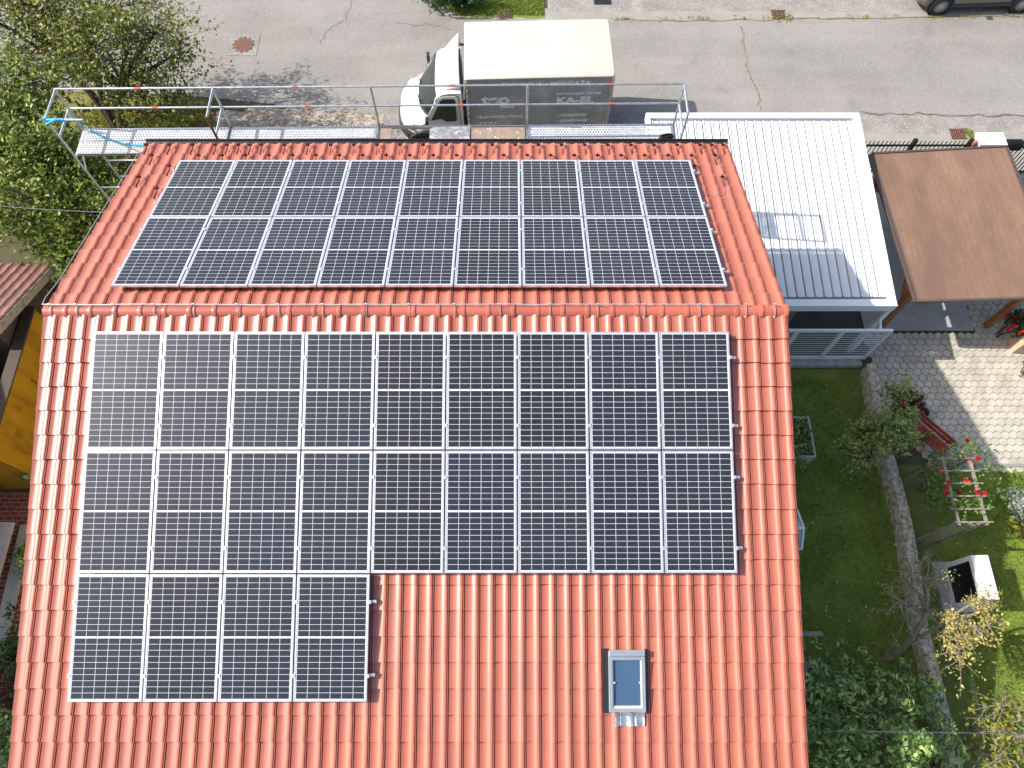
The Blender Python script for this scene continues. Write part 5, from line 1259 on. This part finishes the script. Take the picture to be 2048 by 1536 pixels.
# ================================================================== LEFT SIDE
def left_trees():
    tA = [(at(x, y, h), r, n) for x, y, h, r, n in ((90, 70, 3.6, (1.5, 1.3, 1.2), 56), (210, 90, 3.8, (1.3, 1.3, 1.1), 54), (320, 90, 3.3, (.85, 1.1, .9), 34), (300, 190, 2.8, (1.0, .7, .7), 26), (20, 20, 3.6, (1.2, 1.4, 1.1), 36), (170, -40, 3.6, (2.0, 1.1, 1.1), 40))]
    base = at(243, 262, 0)
    tree('roadside_tree', 'tall airy tree with dark branches overhanging the road at the upper left', 'tree', base, base + Vector((.1, .3, 1.5)), tA, .092, M['leafA'], M['bark'], 75, .33, .13, 91, limbs=4, group='trees beside the house', trunks=[(base, base + Vector((.1, .25, 1.6))), (base + Vector((-.2, .1, 0)), base + Vector((-1.0, .8, 1.8))), (base + Vector((.1, -.1, 0)), base + Vector((.7, .2, 1.5)))])
    tB = [(at(x, y, h), r, n) for x, y, h, r, n in ((40, 260, 3.4, (1.1, 1.0, 1.1), 52), (120, 330, 3.2, (1.0, .9, 1.0), 50), (60, 410, 3.0, (1.1, .9, 1.0), 52), (180, 420, 2.6, (.9, .8, .8), 40), (20, 180, 3.6, (1.0, 1.0, .9), 40), (150, 490, 2.4, (.8, .6, .7), 30), (215, 330, 2.6, (.7, .7, .7), 24), (-60, 330, 3.2, (1.0, 1.4, 1.0), 30))]
    base = Vector((-6.1, 6.3, 0))
    tree('garden_tree', 'dense sunlit bright green tree left of the scaffolding', 'tree', base, base + Vector((.2, 0, 1.4)), tB, .10, M['leafB'], M['bark'], 96, .30, .11, 92, limbs=3, group='trees beside the house')
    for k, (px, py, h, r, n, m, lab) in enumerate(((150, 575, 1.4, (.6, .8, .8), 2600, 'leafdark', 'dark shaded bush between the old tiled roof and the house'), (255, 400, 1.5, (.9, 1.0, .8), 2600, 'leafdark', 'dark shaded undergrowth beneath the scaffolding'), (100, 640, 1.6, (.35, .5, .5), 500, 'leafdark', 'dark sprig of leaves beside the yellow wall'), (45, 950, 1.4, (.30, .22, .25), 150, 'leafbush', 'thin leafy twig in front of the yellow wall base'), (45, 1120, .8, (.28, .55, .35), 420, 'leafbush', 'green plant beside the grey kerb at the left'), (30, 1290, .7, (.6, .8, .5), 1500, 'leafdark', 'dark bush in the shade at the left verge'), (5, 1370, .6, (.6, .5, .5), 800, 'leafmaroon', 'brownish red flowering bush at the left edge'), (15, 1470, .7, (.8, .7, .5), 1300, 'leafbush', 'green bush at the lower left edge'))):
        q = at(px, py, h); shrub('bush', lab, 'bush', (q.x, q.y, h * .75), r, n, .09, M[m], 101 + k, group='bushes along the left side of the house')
left_trees()
def yellow_building():
    z = 2.5; A, B = at(64, 615, z), at(0, 832, z); x = -5.27; yn = A.y; ys = at(64, 979, 0).y + .02
    t = thing('yellow_building', 'yellow rendered roofless outbuilding with brown coping at the left edge', 'building', (-7, 1, 0))
    b = MB(); b.span((x - .19, ys, 0), (x, yn, z - .05)); b.span((-10, yn - .25, 0), (x - .25, yn, z - .05)); b.span((-10, ys, 0), (x - .25, ys + .25, z - .05)); b.build('wall', M['yellow'], t)
    for y0, y1, z0, z1 in ((ys, ys + .5, .0, z - .051), (1.15, 1.55, 0, z - .051)):
        b = MB(); b.span((x, y0, z0), (x + .05, y1, z1)); b.build('pilaster', M['yellow'], t)
    for z0, z1 in ((1.95, z - .051), (0, .5)):
        b = MB(); b.span((x, ys + .5, z0), (x + .05, 1.15, z1)); b.build('frieze', M['yellow'], t)
    b = MB(); b.span((x - .20, ys - .02, z - .05), (x + .055, yn + .03, z)); b.span((-10, yn - .27, z - .05), (x - .28, yn + .02, z - .002)); b.span((-10, ys - .02, z - .05), (x - .28, ys + .27, z - .002)); b.build('coping', M['browncap'], t)
    b = MB(); b.span((-10, ys + .25, .0), (x - .25, yn - .25, .05)); b.build('floor', M['shade_black'], t)
yellow_building()
def unseen_shade_house():  # out-of-view house, added to cast shade over the yellow outbuilding
    t = thing('unseen_shade_house', 'unseen tall house added at the left to shade the yellow outbuilding', 'house', (-14.5, -2, 0))
    b = MB(); pr = [(-8, 0), (3.4, 0), (3.4, 5.6), (-2.3, 8.4), (-8, 5.6)]; vs = [(x, y, z) for x in (-19, -10.4) for y, z in pr]
    b.add(vs, [(4, 3, 2, 1, 0), (5, 6, 7, 8, 9)] + [(i, (i + 1) % 5, 5 + (i + 1) % 5, 5 + i) for i in range(5)]); b.build('wall', M['browncap'], t)  # dark wall colour stands in for shade on this house
    b = MB()
    for y0, z0 in ((4.0, 5.42), (-8.6, 5.42)): b.add([(-19.4, -2.3, 8.52), (-10.1, -2.3, 8.52), (-10.1, y0, z0), (-19.4, y0, z0), (-19.4, -2.3, 8.4), (-10.1, -2.3, 8.4), (-10.1, y0, z0 - .12), (-19.4, y0, z0 - .12)], [(0, 1, 2, 3), (7, 6, 5, 4), (0, 4, 5, 1), (1, 5, 6, 2), (2, 6, 7, 3), (3, 7, 4, 0)])
    b.build('roof', M['oldtile'], t)
unseen_shade_house()
def old_roof():
    # shed with a weathered tiled roof, its verge facing the house
    p0, p1 = at(0, 640, 3.3), at(90, 545, 2.5); x = -5.22; sl = .8 / (p1.y - p0.y)
    t = thing('tiled_shed', 'shed with a weathered red tiled roof under the trees at the left', 'shed', (-7, 2.8, 0))
    y0, y1 = p0.y - .2, p1.y + .3; z0 = 3.3 + .2 * sl; z1 = 2.5 - .3 * sl; b = MB(); tone = []; rng = random.Random(5); w = .22; n = len(PROF); a = math.atan2(z0 - z1, y1 - y0); S = math.hypot(z0 - z1, y1 - y0); pit = .33
    def q(xx, s, o): return Vector((xx, y0 + s * math.cos(a) + o * math.sin(a), z0 - s * math.sin(a) + o * math.cos(a)))
    for r in range(int(S / pit) + 1):
        s0, s1 = r * pit - .03, min(S, (r + 1) * pit) + .012
        for c in range(22):
            xx = x - (c + 1) * w; vs = [q(xx + tt * w, s, zz * .03 + o) for s, o in ((s0, 0), (s1, .02), (s1, .02), (s1, -.004)) for tt, zz in PROF]
            fs = [(rg * n + i, rg * n + i + 1, (rg + 1) * n + i + 1, (rg + 1) * n + i) for rg in (0, 2) for i in range(n - 1)]
            b.add(vs, fs); tone += [rng.random()] * len(fs)
    b.build('roof', M['oldtile'], t, smooth=True, attr=('tone', tone))
    b = MB(); b.beam(q(x + .012, 0, -.09), q(x + .012, S, -.09), .20, .03, (1, 0, 0)); b.build('verge_board', M['oldwood'], t)
    b = MB(); b.add([(x - .3, y0 + .02, 0), (x - .3, y1 - .1, 0), (x - .3, y1 - .1, z1 - .12), (x - .3, y0 + .02, z0 - .12), (-10, y0 + .02, 0), (-10, y1 - .1, 0), (-10, y1 - .1, z1 - .12), (-10, y0 + .02, z0 - .12)], [(0, 1, 2, 3), (7, 6, 5, 4), (0, 4, 5, 1), (1, 5, 6, 2), (2, 6, 7, 3), (3, 7, 4, 0)]); b.build('wall', M['darkboard'], t)
old_roof()
# brick paving and kerb at the left edge
t_ = NT('red_brick_paving'); v_ = t_.coord(); br = t_.n('ShaderNodeTexBrick'); br.inputs['Scale'].default_value = 1; br.inputs['Brick Width'].default_value = .21; br.inputs['Row Height'].default_value = .105; br.inputs['Mortar Size'].default_value = .007
br.inputs['Color1'].default_value = (.24, .06, .045, 1); br.inputs['Color2'].default_value = (.17, .045, .035, 1); br.inputs['Mortar'].default_value = (.32, .27, .23, 1); t_.l(v_, br.inputs['Vector']); M['brick'] = t_.set(br.outputs['Color'], .85, 0, .2)
sheet('brick_paving', [(-9, -7), (-5.1, -7), (-5.3, -.9), (-9, -.9)], .012, M['brick'])
A, B = at(45, 1075, .12), at(-20, 1330, .12); b = MB(); b.beam((A.x, A.y + .3, .06), (B.x + .1, B.y - 1.5, .06), .28, .12); tag(b.build('grey_kerb', M['pad'], None, bevel=.01), 'grey concrete kerb along the brick paving at the left', 'kerb')
A = at(26, 1046, 1.1); b = MB(); b.span((A.x - 2.2, A.y - 1.3, 1.02), (A.x, A.y + .02, 1.10)); b.span((A.x - 2.1, A.y - 1.2, 0), (A.x - .75, A.y - .5, 1.02)); tag(b.build('pale_canopy', M['palegrey'], None, bevel=.008), 'pale flat slab top raised above the brick paving at the left edge', 'garden table')
